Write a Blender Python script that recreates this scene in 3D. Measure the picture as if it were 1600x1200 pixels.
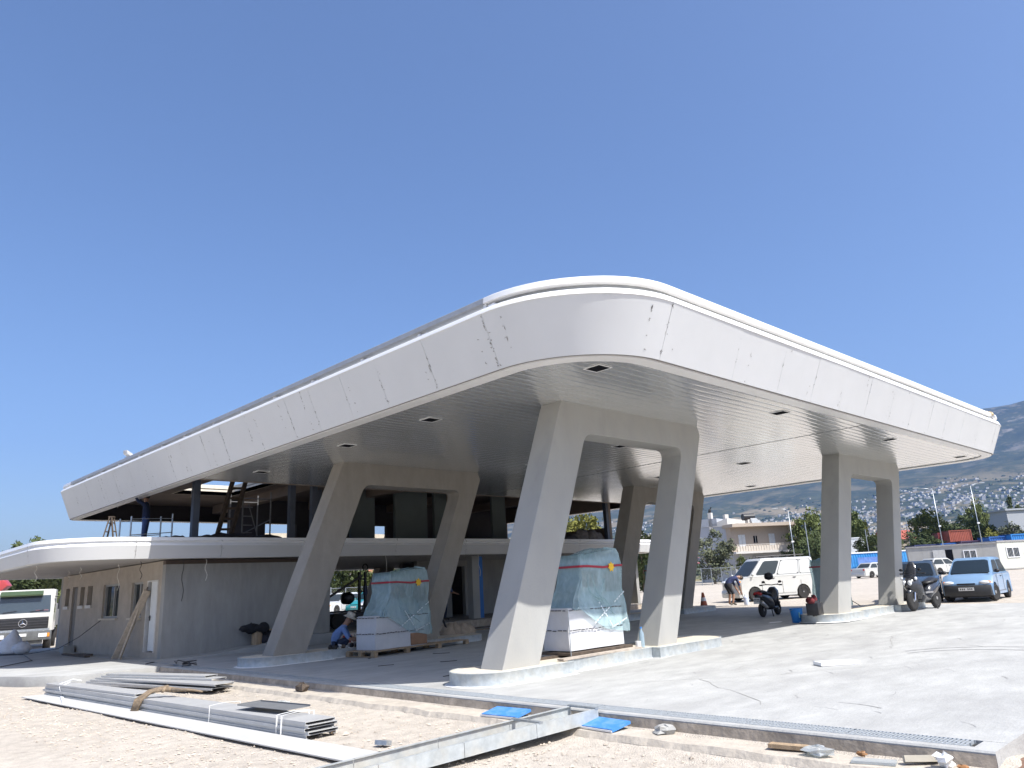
import bpy, bmesh, math, random
from mathutils import Vector, Matrix, noise
R = math.radians
random.seed(7)
S = bpy.context.scene
COL = S.collection
for o in list(bpy.data.objects):
    bpy.data.objects.remove(o)

# ---------------------------------------------------------------- camera, sky, sun, exposure
cam_d = bpy.data.cameras.new('camera')
cam = bpy.data.objects.new('camera', cam_d)
COL.objects.link(cam)
S.camera = cam
PITCH, ROLL, YAW, CPOS = 0.2628, -0.0531, 0.7955, Vector((-10.10, -9.02, 1.45))
cam_d.sensor_width = 36.0
cam_d.lens = 1168.55 / 1600 * 36.0
cam_d.clip_start = 0.05
cam_d.clip_end = 30000
_f = Vector((math.cos(YAW) * math.cos(PITCH), math.sin(YAW) * math.cos(PITCH), math.sin(PITCH)))
_r = Vector((math.sin(YAW), -math.cos(YAW), 0))
_u = _r.cross(_f)
_r2 = _r * math.cos(ROLL) + _u * math.sin(ROLL)
_u2 = -_r * math.sin(ROLL) + _u * math.cos(ROLL)
cam.matrix_world = Matrix(((_r2.x, _u2.x, -_f.x, CPOS.x), (_r2.y, _u2.y, -_f.y, CPOS.y), (_r2.z, _u2.z, -_f.z, CPOS.z), (0, 0, 0, 1)))

SUN_DIR = Vector((0.055, -0.745, 1.0)).normalized()
SUN_EL = math.asin(SUN_DIR.z)
SUN_AZ = math.atan2(SUN_DIR.x, SUN_DIR.y)
W = bpy.data.worlds.new('World')
S.world = W
W.use_nodes = True
wn = W.node_tree
sky = wn.nodes.new('ShaderNodeTexSky')
sky.sky_type = 'NISHITA'
sky.sun_disc = False
sky.sun_elevation = SUN_EL
sky.sun_rotation = SUN_AZ
sky.altitude = 0
sky.air_density = 1.0
sky.dust_density = 2.6
sky.ozone_density = 3.5
bg = wn.nodes['Background']
bg.inputs['Strength'].default_value = 0.128
hs = wn.nodes.new('ShaderNodeHueSaturation')
hs.inputs['Hue'].default_value = 0.504
hs.inputs['Saturation'].default_value = 1.07
wn.links.new(sky.outputs['Color'], hs.inputs['Color'])
wn.links.new(hs.outputs['Color'], bg.inputs['Color'])
sd = bpy.data.lights.new('sun', 'SUN')
sd.energy = 4.7
sd.angle = R(0.53)
sd.color = (1.0, 0.972, 0.925)
sun = bpy.data.objects.new('sun', sd)
COL.objects.link(sun)
sun.rotation_euler = (-SUN_DIR).to_track_quat('-Z', 'Y').to_euler()
sun.location = (0, 0, 60)
S.view_settings.view_transform = 'Standard'
S.view_settings.look = 'None'
S.view_settings.gamma = 1.0
S.view_settings.use_curve_mapping = False
S.view_settings.exposure = 0.64
S.render.engine = 'CYCLES'
S.cycles.max_bounces = 10
S.cycles.diffuse_bounces = 3
S.cycles.glossy_bounces = 3
S.cycles.transparent_max_bounces = 12
S.cycles.volume_bounces = 0
S.cycles.use_denoising = True
S.cycles.sample_clamp_indirect = 6.0

# ---------------------------------------------------------------- materials
MATS = {}
def mat(name, col, rough=0.6, metal=0.0, var=0.10, scale=6.0, bump=0.0, bscale=60.0, spec=0.5, col2=None, stretch=None, stain=0.0, stain_scale=0.7, stain_col=None, coat=0.0):
    if name in MATS:
        return MATS[name]
    m = bpy.data.materials.new(name)
    m.use_nodes = True
    nt = m.node_tree
    N, L = nt.nodes, nt.links
    b = N['Principled BSDF']
    b.inputs['Roughness'].default_value = rough
    b.inputs['Metallic'].default_value = metal
    b.inputs['Specular IOR Level'].default_value = spec
    if coat:
        b.inputs['Coat Weight'].default_value = coat
        b.inputs['Coat Roughness'].default_value = 0.08
    tc = N.new('ShaderNodeTexCoord')
    src = tc.outputs['Object']
    if stretch:
        mp = N.new('ShaderNodeMapping')
        mp.inputs['Scale'].default_value = stretch
        L.new(src, mp.inputs['Vector'])
        vec = mp.outputs['Vector']
    else:
        vec = src
    n = N.new('ShaderNodeTexNoise')
    n.inputs['Scale'].default_value = scale
    n.inputs['Detail'].default_value = 5
    n.inputs['Roughness'].default_value = 0.6
    L.new(vec, n.inputs['Vector'])
    r = N.new('ShaderNodeValToRGB')
    c2 = col2 or tuple(min(1, c * (1 + var)) for c in col)
    c1 = col if col2 else tuple(c * (1 - var) for c in col)
    r.color_ramp.elements[0].position = 0.32
    r.color_ramp.elements[1].position = 0.68
    r.color_ramp.elements[0].color = (*c1, 1)
    r.color_ramp.elements[1].color = (*c2, 1)
    L.new(n.outputs['Fac'], r.inputs['Fac'])
    out = r.outputs['Color']
    if stain:
        n2 = N.new('ShaderNodeTexNoise')
        n2.inputs['Scale'].default_value = stain_scale
        n2.inputs['Detail'].default_value = 7
        n2.inputs['Roughness'].default_value = 0.65
        L.new(vec, n2.inputs['Vector'])
        rr = N.new('ShaderNodeValToRGB')
        rr.color_ramp.elements[0].position = 0.45
        rr.color_ramp.elements[1].position = 0.72
        rr.color_ramp.elements[0].color = (0, 0, 0, 1)
        rr.color_ramp.elements[1].color = (stain, stain, stain, 1)
        L.new(n2.outputs['Fac'], rr.inputs['Fac'])
        mx = N.new('ShaderNodeMixRGB')
        L.new(rr.outputs['Color'], mx.inputs['Fac'])
        L.new(out, mx.inputs['Color1'])
        sc = stain_col or tuple(c * 0.45 for c in col)
        mx.inputs['Color2'].default_value = (*sc, 1)
        out = mx.outputs['Color']
    L.new(out, b.inputs['Base Color'])
    if bump:
        n3 = N.new('ShaderNodeTexNoise')
        n3.inputs['Scale'].default_value = bscale
        n3.inputs['Detail'].default_value = 4
        L.new(vec, n3.inputs['Vector'])
        bp = N.new('ShaderNodeBump')
        bp.inputs['Strength'].default_value = bump
        bp.inputs['Distance'].default_value = 0.02
        L.new(n3.outputs['Fac'], bp.inputs['Height'])
        L.new(bp.outputs['Normal'], b.inputs['Normal'])
    MATS[name] = m
    return m

def glass_mat(name, col=(0.03, 0.04, 0.045), rough=0.04, clear=0.25):
    if name in MATS:
        return MATS[name]
    m = mat(name, col, rough=rough, var=0.05, spec=0.7)
    nt = m.node_tree
    b = nt.nodes['Principled BSDF']
    tr = nt.nodes.new('ShaderNodeBsdfTransparent')
    tr.inputs['Color'].default_value = (0.70, 0.74, 0.74, 1)
    mx = nt.nodes.new('ShaderNodeMixShader')
    mx.inputs['Fac'].default_value = clear
    nt.links.new(b.outputs['BSDF'], mx.inputs[1])
    nt.links.new(tr.outputs['BSDF'], mx.inputs[2])
    nt.links.new(mx.outputs['Shader'], nt.nodes['Material Output'].inputs['Surface'])
    return m

# ---------------------------------------------------------------- mesh kit
class MB:
    def __init__(s):
        s.v, s.f, s.mi = [], [], []
    def add(s, vs, fs, m=0):
        o = len(s.v)
        s.v += [tuple(p) for p in vs]
        s.f += [tuple(i + o for i in f) for f in fs]
        s.mi += [m] * len(fs)
        return s
    def box(s, c, d, rot=None, m=0):
        x, y, z = d[0] / 2, d[1] / 2, d[2] / 2
        vs = [Vector(p) for p in ((-x, -y, -z), (x, -y, -z), (x, y, -z), (-x, y, -z), (-x, -y, z), (x, -y, z), (x, y, z), (-x, y, z))]
        if rot is not None:
            M = Matrix.Rotation(rot, 3, 'Z') if isinstance(rot, (int, float)) else rot
            vs = [M @ p for p in vs]
        c = Vector(c)
        return s.add([p + c for p in vs], [(0, 3, 2, 1), (4, 5, 6, 7), (0, 1, 5, 4), (1, 2, 6, 5), (2, 3, 7, 6), (3, 0, 4, 7)], m)
    def bar(s, a, b, w, h=None, m=0, up=(0, 0, 1)):
        a, b = Vector(a), Vector(b)
        d = b - a
        L_ = d.length
        if L_ < 1e-6:
            return s
        x = d / L_
        upv = Vector(up)
        if abs(x.dot(upv)) > 0.98:
            upv = Vector((1, 0, 0))
        y = upv.cross(x).normalized()
        z = x.cross(y)
        return s.box((a + b) / 2, (L_, w, h or w), Matrix((x, y, z)).transposed(), m)
    def prism(s, poly, o, ax, ay, ex, m=0):
        o, ax, ay, ex = Vector(o), Vector(ax), Vector(ay), Vector(ex)
        n = len(poly)
        a = [o + ax * p[0] + ay * p[1] for p in poly]
        b = [p + ex for p in a]
        return s.add(a + b, [tuple(range(n))[::-1], tuple(range(n, 2 * n))] + [(i, (i + 1) % n, n + (i + 1) % n, n + i) for i in range(n)], m)
    def loft(s, rings, closed=True, caps=True, m=0):
        n = len(rings[0])
        vs = [p for r in rings for p in r]
        fs = []
        for k in range(len(rings) - 1):
            for i in range(n if closed else n - 1):
                j = (i + 1) % n
                fs.append((k * n + i, k * n + j, (k + 1) * n + j, (k + 1) * n + i))
        if caps and closed:
            fs.append(tuple(range(n))[::-1])
            fs.append(tuple((len(rings) - 1) * n + i for i in range(n)))
        return s.add(vs, fs, m)
    def tube(s, pts, r, n=6, m=0, caps=True):
        pts = [Vector(p) for p in pts]
        rings = []
        prev = None
        for i, p in enumerate(pts):
            d = (pts[min(i + 1, len(pts) - 1)] - pts[max(i - 1, 0)]).normalized()
            u = Vector((0, 0, 1)) if abs(d.z) < 0.95 else Vector((1, 0, 0))
            if prev is not None:
                u = prev
            x = u.cross(d)
            if x.length < 1e-4:
                x = Vector((1, 0, 0)).cross(d)
            x.normalize()
            y = d.cross(x)
            prev = y
            rr = r[i] if isinstance(r, (list, tuple)) else r
            rings.append([p + (x * math.cos(t) + y * math.sin(t)) * rr for t in [2 * math.pi * k / n for k in range(n)]])
        return s.loft(rings, True, caps, m)
    def lathe(s, prof, n=16, m=0, o=(0, 0, 0), axis='Z'):
        o = Vector(o)
        rings = []
        for r, z in prof:
            ring = []
            for k in range(n):
                t = 2 * math.pi * k / n
                a, b = r * math.cos(t), r * math.sin(t)
                ring.append(o + (Vector((a, b, z)) if axis == 'Z' else Vector((a, z, b)) if axis == 'Y' else Vector((z, a, b))))
            rings.append(ring)
        return s.loft(rings, True, True, m)
    def blob(s, c, r, n=8, k=5, m=0, jit=0.0, rot=None):
        c = Vector(c)
        r = (r, r, r) if isinstance(r, (int, float)) else r
        rings = []
        for i in range(k + 1):
            ph = -math.pi / 2 + math.pi * (i + 0.0) / k
            ring = []
            for j in range(n):
                t = 2 * math.pi * j / n
                q = 1 + random.uniform(-jit, jit)
                p = Vector((max(math.cos(ph), 0.02) * math.cos(t) * r[0] * q, max(math.cos(ph), 0.02) * math.sin(t) * r[1] * q, math.sin(ph) * r[2] * q))
                if rot is not None:
                    p = rot @ p
                ring.append(c + p)
            rings.append(ring)
        return s.loft(rings, True, True, m)
    def quad(s, a, b, c, d, m=0):
        return s.add([a, b, c, d], [(0, 1, 2, 3)], m)
    def slab4(s, a, b, c, d, t, m=0):
        P = [Vector(p) for p in (a, b, c, d)]
        nrm = (P[1] - P[0]).cross(P[3] - P[0]).normalized() * t
        return s.add(P + [p + nrm for p in P], [(3, 2, 1, 0), (4, 5, 6, 7), (0, 1, 5, 4), (1, 2, 6, 5), (2, 3, 7, 6), (3, 0, 4, 7)], m)
    def build(s, name, mats, parent=None, smooth=False, bevel=0.0, loc=None, rotz=0.0, seg=2, auto=None, flat=False):
        me = bpy.data.meshes.new(name)
        me.from_pydata(s.v, [], s.f)
        for mm in (mats if isinstance(mats, (list, tuple)) else [mats]):
            me.materials.append(mm)
        me.polygons.foreach_set('material_index', s.mi)
        bm = bmesh.new()
        bm.from_mesh(me)
        bmesh.ops.recalc_face_normals(bm, faces=bm.faces)
        if bevel:
            bmesh.ops.bevel(bm, geom=[e for e in bm.edges if len(e.link_faces) == 2 and e.calc_face_angle(0) > 0.5], offset=bevel, segments=seg, affect='EDGES', profile=0.6, clamp_overlap=True)
        bm.to_mesh(me)
        bm.free()
        if (smooth or bevel) and not flat:
            for p in me.polygons:
                p.use_smooth = True
            if auto is not None or bevel:
                me.set_sharp_from_angle(angle=R(auto or 40))
        o = bpy.data.objects.new(name, me)
        COL.objects.link(o)
        if parent:
            o.parent = parent
        if loc:
            o.location = loc
        if rotz:
            o.rotation_euler.z = rotz
        return o

def tag(o, label=None, cat=None, group=None, kind=None):
    if label: o['label'] = label
    if cat: o['category'] = cat
    if group: o['group'] = group
    if kind: o['kind'] = kind
    return o
def thing(name, label, cat, loc=(0, 0, 0), rotz=0.0, group=None):
    o = bpy.data.objects.new(name, None)
    COL.objects.link(o)
    o.empty_display_size = 0.3
    o.location = loc
    o.rotation_euler.z = rotz
    return tag(o, label, cat, group)
def copy_tree(o, parent=None):
    c = o.copy()
    COL.objects.link(c)
    if parent: c.parent = parent
    for ch in list(o.children):
        copy_tree(ch, c)
    return c
def clamp(x, a=0.0, b=1.0): return max(a, min(b, x))
def smooth01(x, a, b):
    t = clamp((x - a) / (b - a))
    return t * t * (3 - 2 * t)
def sz(x): return 0.008 * clamp(x, 0, 20)                 # forecourt falls gently towards its drain
def gz(x, y):                                             # natural ground
    b = 0.008 * clamp(x, 0, 20) + 0.006 * clamp(x - 20, 0, 100)
    near = smooth01(x, -3.7, -2.4)
    off = -0.03 - 0.14 * smooth01(x, -3.0, -2.0) * (1 - smooth01(x, 15.5, 17.2))
    if y < -7.2: off = -0.12 - 0.1 * (1 - smooth01(x, -1, 12))
    g = (1 - near) * (-0.22) + near * (b + off)
    low = -0.20 * smooth01(y, 15, 24) * (1 - smooth01(x, 6, 22))
    return g + low
def rrect(x0, x1, y0, y1, r, n=14):
    """closed outline, counter-clockwise; r = radii at (x0,y0),(x1,y0),(x1,y1),(x0,y1)"""
    pts = []
    for (cx, cy, rr, a0) in ((x0 + r[0], y0 + r[0], r[0], 180), (x1 - r[1], y0 + r[1], r[1], 270), (x1 - r[2], y1 - r[2], r[2], 0), (x0 + r[3], y1 - r[3], r[3], 90)):
        for k in range(n + 1):
            t = R(a0 + 90 * k / n)
            pts.append((cx + rr * math.cos(t), cy + rr * math.sin(t)))
    return pts

# shared materials
M_white = mat('white_coated_metal', (0.80, 0.80, 0.79), 0.32, var=0.02, spec=0.5)
M_fascia = mat('light_grey_coated_panel', (0.63, 0.642, 0.642), 0.34, var=0.025, scale=1.2, spec=0.4)
M_soffit = mat('glossy_white_strip', (0.77, 0.79, 0.79), 0.16, metal=0.66, var=0.03, scale=3.0, bump=0.05, bscale=1.3, spec=0.6)
M_galv = mat('galvanised_steel', (0.42, 0.45, 0.47), 0.42, metal=0.75, var=0.18, scale=22)
M_galvpaint = mat('dusty_galvanised_sheet', (0.43, 0.46, 0.465), 0.5, metal=0.25, var=0.16, scale=9, stain=0.5, stain_scale=2.5, stain_col=(0.62, 0.56, 0.44))
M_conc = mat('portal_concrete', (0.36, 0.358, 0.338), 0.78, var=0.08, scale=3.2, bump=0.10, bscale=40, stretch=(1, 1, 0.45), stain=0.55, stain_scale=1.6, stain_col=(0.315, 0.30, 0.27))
M_concshade = mat('shade_browned_concrete', (0.285, 0.262, 0.225), 0.78, var=0.09, scale=3.2, bump=0.10, bscale=40, stretch=(1, 1, 0.45), stain=0.55, stain_scale=1.2, stain_col=(0.225, 0.205, 0.175))  # portal concrete again, darkened and browned in colour for frames standing in shade
M_concfill = mat('pale_island_concrete', (0.60, 0.54, 0.44), 0.85, var=0.10, scale=8, bump=0.3)
M_dark = mat('dark_void', (0.008, 0.009, 0.012), 0.9, var=0.2, spec=0.05)
M_brownslab = mat('raw_slab_underside', (0.22, 0.175, 0.14), 0.9, var=0.2, scale=1.4, stain=0.4)
M_steelblue = mat('blue_grey_primer_steel', (0.07, 0.085, 0.115), 0.5, var=0.12, scale=4)
M_black = mat('black_plastic', (0.018, 0.018, 0.02), 0.45, var=0.2, scale=20)
M_rubber = mat('tyre_rubber', (0.022, 0.021, 0.02), 0.85, var=0.25, scale=30)
M_rim = mat('wheel_metal', (0.42, 0.42, 0.42), 0.35, metal=0.7, var=0.15, scale=15)
M_wood = mat('rough_timber', (0.36, 0.26, 0.16), 0.8, var=0.3, scale=14, bump=0.3, stretch=(1, 1, 0.15))
M_darkwood = mat('old_dark_timber', (0.10, 0.075, 0.055), 0.85, var=0.3, scale=10, bump=0.3)
M_chrome = mat('chrome', (0.75, 0.75, 0.76), 0.12, metal=1.0, var=0.03)
M_glass = glass_mat('car_glass', (0.015, 0.02, 0.022), 0.03, 0.32)
M_red = mat('red_lamp_plastic', (0.42, 0.02, 0.02), 0.25, var=0.1)
M_amber = mat('amber_lamp_plastic', (0.75, 0.25, 0.03), 0.25, var=0.1)
M_lamp = mat('clear_lamp_lens', (0.70, 0.72, 0.74), 0.1, var=0.1, spec=0.8, scale=40)
M_plate = mat('plate_white', (0.75, 0.75, 0.73), 0.5, var=0.05)
# ---------------------------------------------------------------- ground
def ground_material():
    m = mat('pale_gravel', (0.47, 0.425, 0.365), 0.95, var=0.16, scale=5, stain=0.45, stain_scale=0.28, stain_col=(0.58, 0.53, 0.46))
    nt = m.node_tree
    N, L = nt.nodes, nt.links
    b = N['Principled BSDF']
    b.inputs['Specular IOR Level'].default_value = 0.2
    base = b.inputs['Base Color'].links[0].from_socket
    tc = N.new('ShaderNodeTexCoord')
    vo = N.new('ShaderNodeTexVoronoi')
    vo.inputs['Scale'].default_value = 55
    L.new(tc.outputs['Object'], vo.inputs['Vector'])
    mx = N.new('ShaderNodeMixRGB')
    mx.blend_type = 'MULTIPLY'
    mx.inputs['Fac'].default_value = 0.35
    rp = N.new('ShaderNodeValToRGB')
    rp.color_ramp.elements[0].color = (0.62, 0.6, 0.58, 1)
    rp.color_ramp.elements[1].color = (1.12, 1.1, 1.08, 1)
    L.new(vo.outputs['Color'], rp.inputs['Fac'])
    L.new(base, mx.inputs['Color1'])
    L.new(rp.outputs['Color'], mx.inputs['Color2'])
    # beyond the yard the ground cover turns to dry grass and scrub
    sep = N.new('ShaderNodeVectorMath'); sep.operation = 'LENGTH'
    L.new(tc.outputs['Object'], sep.inputs[0])
    mr = N.new('ShaderNodeMapRange')
    mr.inputs['From Min'].default_value = 96
    mr.inputs['From Max'].default_value = 125
    L.new(sep.outputs['Value'], mr.inputs['Value'])
    fld = N.new('ShaderNodeTexNoise'); fld.inputs['Scale'].default_value = 0.02; fld.inputs['Detail'].default_value = 8
    L.new(tc.outputs['Object'], fld.inputs['Vector'])
    fr = N.new('ShaderNodeValToRGB')
    fr.color_ramp.elements[0].position = 0.4; fr.color_ramp.elements[1].position = 0.6
    fr.color_ramp.elements[0].color = (0.05, 0.075, 0.03, 1); fr.color_ramp.elements[1].color = (0.24, 0.20, 0.11, 1)
    L.new(fld.outputs['Fac'], fr.inputs['Fac'])
    m2 = N.new('ShaderNodeMixRGB')
    L.new(mr.outputs['Result'], m2.inputs['Fac'])
    L.new(mx.outputs['Color'], m2.inputs['Color1'])
    L.new(fr.outputs['Color'], m2.inputs['Color2'])
    L.new(m2.outputs['Color'], b.inputs['Base Color'])
    bp = N.new('ShaderNodeBump')
    bp.inputs['Strength'].default_value = 0.5
    bp.inputs['Distance'].default_value = 0.02
    L.new(vo.outputs['Distance'], bp.inputs['Height'])
    n3 = N.new('ShaderNodeTexNoise'); n3.inputs['Scale'].default_value = 9; n3.inputs['Detail'].default_value = 6
    L.new(tc.outputs['Object'], n3.inputs['Vector'])
    bp2 = N.new('ShaderNodeBump'); bp2.inputs['Strength'].default_value = 0.3; bp2.inputs['Distance'].default_value = 0.05
    L.new(n3.outputs['Fac'], bp2.inputs['Height'])
    L.new(bp.outputs['Normal'], bp2.inputs['Normal'])
    L.new(bp2.outputs['Normal'], b.inputs['Normal'])
    return m
def axis_coords(lo, hi, fine):
    xs = []
    x = lo
    while x < hi:
        xs.append(x)
        d = max(0.0, max(fine[0] - x, x - fine[1]))
        x += 0.3 + d * 0.12
    return xs + [hi]
gx = axis_coords(-6200, 6200, (-12, 20))
gy = axis_coords(-6200, 6200, (-12, 14))
vs, fs = [], []
for x in gx:
    for y in gy:
        z = gz(x, y)
        if x < -3.4 and abs(x) < 20 and -12 < y < 16:
            z += 0.022 * (noise.noise(Vector((x * 0.8, y * 0.8, 0))) + 0.5 * noise.noise(Vector((x * 2.3, y * 2.3, 4))))
        vs.append((x, y, z))
ny = len(gy)
for i in range(len(gx) - 1):
    for j in range(ny - 1):
        fs.append((i * ny + j, (i + 1) * ny + j, (i + 1) * ny + j + 1, i * ny + j + 1))
mb = MB().add(vs, fs)
tag(mb.build('ground', ground_material(), smooth=True), kind='structure')

M_slab = mat('forecourt_concrete', (0.405, 0.405, 0.388), 0.85, var=0.11, scale=2.8, bump=0.3, bscale=25, stretch=(0.55, 1.15, 1), stain=0.85, stain_scale=0.8, stain_col=(0.30, 0.297, 0.288), spec=0.25)
M_slabedge = mat('raw_slab_edge', (0.40, 0.34, 0.27), 0.95, var=0.2, scale=7, bump=0.5, bscale=14, stain=0.5, stain_scale=2)
slab = MB().prism([(-2.62, 0), (0, 0), (17.6, sz(17.6)), (17.6, -0.3), (-2.62, -0.3)], (0, -6.95, 0), (1, 0, 0), (0, 0, 1), (0, 32, 0))
tag(slab.build('forecourt_slab', M_slab), kind='structure')
lip = MB()
lip.prism([(-3.0, -0.3), (-2.885, -0.3), (-2.885, 0.0), (-2.985, 0.0), (-3.0, -0.015)], (0, -6.95, 0), (1, 0, 0), (0, 0, 1), (0, 17.9, 0))
lip.box((-2.74, -6.86, -0.15), (0.285, 0.18, 0.297))
lipo = lip.build('drain_lip', [M_slab])
tag(lipo, kind='structure')
# face of the slab edge, rough cast against the ground
vs = []; n = 220
for k in range(n + 1):
    y = -6.95 + 17.9 * k / n
    j = 0.012 * noise.noise(Vector((y * 3, 0, 0)))
    vs += [(-3.002 - 0.004, y, -0.025 + 0.006 * noise.noise(Vector((y * 5, 3, 0)))), (-3.02 + j, y, -0.12), (-3.05 + 2 * j, y, -0.26)]
fs = [(3 * k + i, 3 * k + 3 + i, 3 * k + 4 + i, 3 * k + 1 + i) for k in range(n) for i in (0, 1)]
tag(MB().add(vs, fs).build('slab_edge_face', M_slabedge, smooth=True), kind='structure')
tag(MB().box((-2.75, 2.0, -0.2), (0.28, 17.4, 0.03)).build('drain_channel', mat('drain_concrete', (0.12, 0.11, 0.10), 0.8)), kind='structure')
# lean concrete footing in front of the slab, broken edge
vs = []; n = 260
for k in range(n + 1):
    y = -8.2 + 20.0 * k / n
    e = -3.42 + 0.05 * noise.noise(Vector((y * 1.3, 0, 0))) + 0.03 * noise.noise(Vector((y * 6, 1, 0)))
    h = -0.135 + 0.012 * noise.noise(Vector((y * 2, 5, 0)))
    vs += [(-2.98, y, h + 0.006), (e + 0.03, y, h), (e - 0.02 + 0.02 * noise.noise(Vector((y * 9, 2, 0))), y, h - 0.06), (e - 0.05, y, -0.32)]
fs = [(4 * k + i, 4 * k + 4 + i, 4 * k + 5 + i, 4 * k + 1 + i) for k in range(n) for i in (0, 1, 2)]
tag(MB().add(vs, fs).build('footing_strip', mat('dusty_lean_concrete', (0.47, 0.42, 0.35), 0.95, var=0.14, scale=6, bump=0.5, bscale=22, stain=0.5, stain_scale=1.6, stain_col=(0.34, 0.30, 0.25))), kind='structure')
# apron round the low building
ap = [(-3.01, 10.95), (-3.5, 10.85), (-4.3, 10.75), (-5.0, 11.1), (-5.6, 11.9), (-6.0, 13.2), (-6.3, 15.5), (-6.5, 26.5), (3, 26.5), (3, 20), (-2.7, 20), (-2.7, 10.95)]
tag(MB().prism(ap, (0, 0, -0.3), (1, 0, 0), (0, 1, 0), (0, 0, 0.304)).build('building_apron', M_slab, bevel=0.015), kind='structure')
# reddish soil in the near right corner
vs = []; nx_, ny_ = 40, 30
for i in range(nx_ + 1):
    for j in range(ny_ + 1):
        x, y = -3.3 + 14 * i / nx_, -6.96 - 6.0 * j / ny_
        vs.append((x, y, -0.13 + 0.14 * smooth01(-y, 7.0, 7.9) + 0.05 * noise.noise(Vector((x * 3, y * 3, 0)))))
fs = [(i * (ny_ + 1) + j, (i + 1) * (ny_ + 1) + j, (i + 1) * (ny_ + 1) + j + 1, i * (ny_ + 1) + j + 1) for i in range(nx_) for j in range(ny_)]
tag(MB().add(vs, fs).build('red_soil', mat('red_brown_soil', (0.20, 0.115, 0.075), 0.95, var=0.4, scale=30, bump=0.9, bscale=45), smooth=True), kind='structure')

# cracks, tyre arcs and smeared streaks on the slab
def streak(mb, pts, w):
    for p, q in zip(pts[:-1], pts[1:]):
        p, q = Vector((p[0], p[1])), Vector((q[0], q[1])); d = (q - p)
        if d.length < 1e-4: continue
        n_ = Vector((-d.y, d.x)).normalized() * w * random.uniform(.5, 1.2)
        a_, b_, c_, e_ = p - n_, q - n_, q + n_, p + n_
        mb.add([(v.x, v.y, sz(v.x) + .0035) for v in (a_, b_, c_, e_)], [(0, 1, 2, 3)])
mb = MB()
for x, y, dx, dy, n in ((-0.9, -1.7, .26, -.16, 14), (1.5, -1.9, .3, -.10, 12), (4, -3.5, .35, .06, 12), (-1.8, -4.3, .2, .22, 10), (7, -1.6, .4, -.1, 10)):
    p = [(x, y)]
    for k in range(n): p.append((p[-1][0] + dx * random.uniform(.5, 1.3), p[-1][1] + dy + random.uniform(-.12, .12)))
    streak(mb, p, .005)
tag(mb.build('slab_crack', mat('crack_dark', (.27, .26, .24), .9)), kind='structure')
mb = MB()
for k in range(170):
    x, y = random.uniform(-2.4, 13), random.uniform(-6.6, 8)
    L_ = random.uniform(.1, .6); a_ = random.gauss(.25, .35)
    p = [(x + L_ * t * math.cos(a_ + .3 * t), y + L_ * t * math.sin(a_ + .3 * t)) for t in (0, .3, .6, 1)]
    streak(mb, p, random.choice((.004, .006, .010)))
for cx, cy, r0 in ((3.2, -5.2, 1.3), (3.4, -5.3, 1.55),):
    streak(mb, [(cx + r0 * math.cos(t * .12 - .6), cy + r0 * math.sin(t * .12 - .6)) for t in range(16)], .03)
tag(mb.build('slab_scuff', mat('scuff_grey', (.30, .297, .29), .9, var=.2)), kind='structure')
# loose stones on the gravel
def stones(n):
    mb = MB()
    for _ in range(n):
        t = random.random()
        x, y = -3.5 - 3.8 * random.random() ** 0.8, random.uniform(-5.5, 10.5)
        r = random.choice((0.008, 0.01, 0.012, 0.014, 0.02)) * random.uniform(0.7, 1.3)
        if random.random() < 0.008: r *= 2.2
        z = gz(x, y) + 0.022 * (noise.noise(Vector((x * 0.8, y * 0.8, 0))) + 0.5 * noise.noise(Vector((x * 2.3, y * 2.3, 4)))) + r * 0.3
        q = [Vector((random.uniform(.7, 1.3) * r * a, random.uniform(.7, 1.3) * r * b_, random.uniform(.5, .9) * r * c)) for a, b_, c in ((1, 0, 0), (0, 1, 0), (-1, 0, 0), (0, -1, 0), (0, 0, 1))]
        o = Vector((x, y, z))
        mb.add([o + p for p in q], [(0, 1, 4), (1, 2, 4), (2, 3, 4), (3, 0, 4)])
    return mb
M_stone = mat('loose_stone', (0.50, 0.43, 0.35), 0.9, var=0.3, scale=2.5)
tag(stones(6000).build('gravel_stones', M_stone), kind='stuff')

# ---------------------------------------------------------------- drain grates
gm = MB()
gm.box((-0.128, 0, -0.017), (0.012, 0.985, 0.03)); gm.box((0.118, 0, -0.017), (0.008, 0.985, 0.03))
gm.box((-0.005, 0, -0.017), (0.005, 0.985, 0.026))
for k in range(29):
    gm.box((-0.005, -0.475 + k * 0.034, -0.017), (0.24, 0.012, 0.03))
ORDN = ('first', 'second', 'third', 'fourth', 'fifth', 'sixth', 'seventh', 'eighth', 'ninth', 'tenth', 'eleventh', 'twelfth', 'thirteenth', 'fourteenth', 'fifteenth', 'sixteenth', 'last')
g0 = thing('drain_grate', 'galvanised bar grating at the right end of the slab edge drain', 'drain grate', (-2.755, -6.22, 0.005), 0, 'drain gratings along the forecourt edge')
gb = gm.build('grating_bar', mat('bright_grating', (0.42, 0.45, 0.47), 0.5, metal=0.3, var=0.15, scale=20), g0)
gb['kind'] = 'stuff'
for k in range(1, 17):
    c = copy_tree(g0)
    c['label'] = 'galvanised bar grating in the slab edge drain, %s from its right end' % ORDN[k]
    c.location = (-2.755 + random.uniform(-.004, .004), -6.22 + k * 1.0, 0.005 + random.uniform(-.003, .004))

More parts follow.
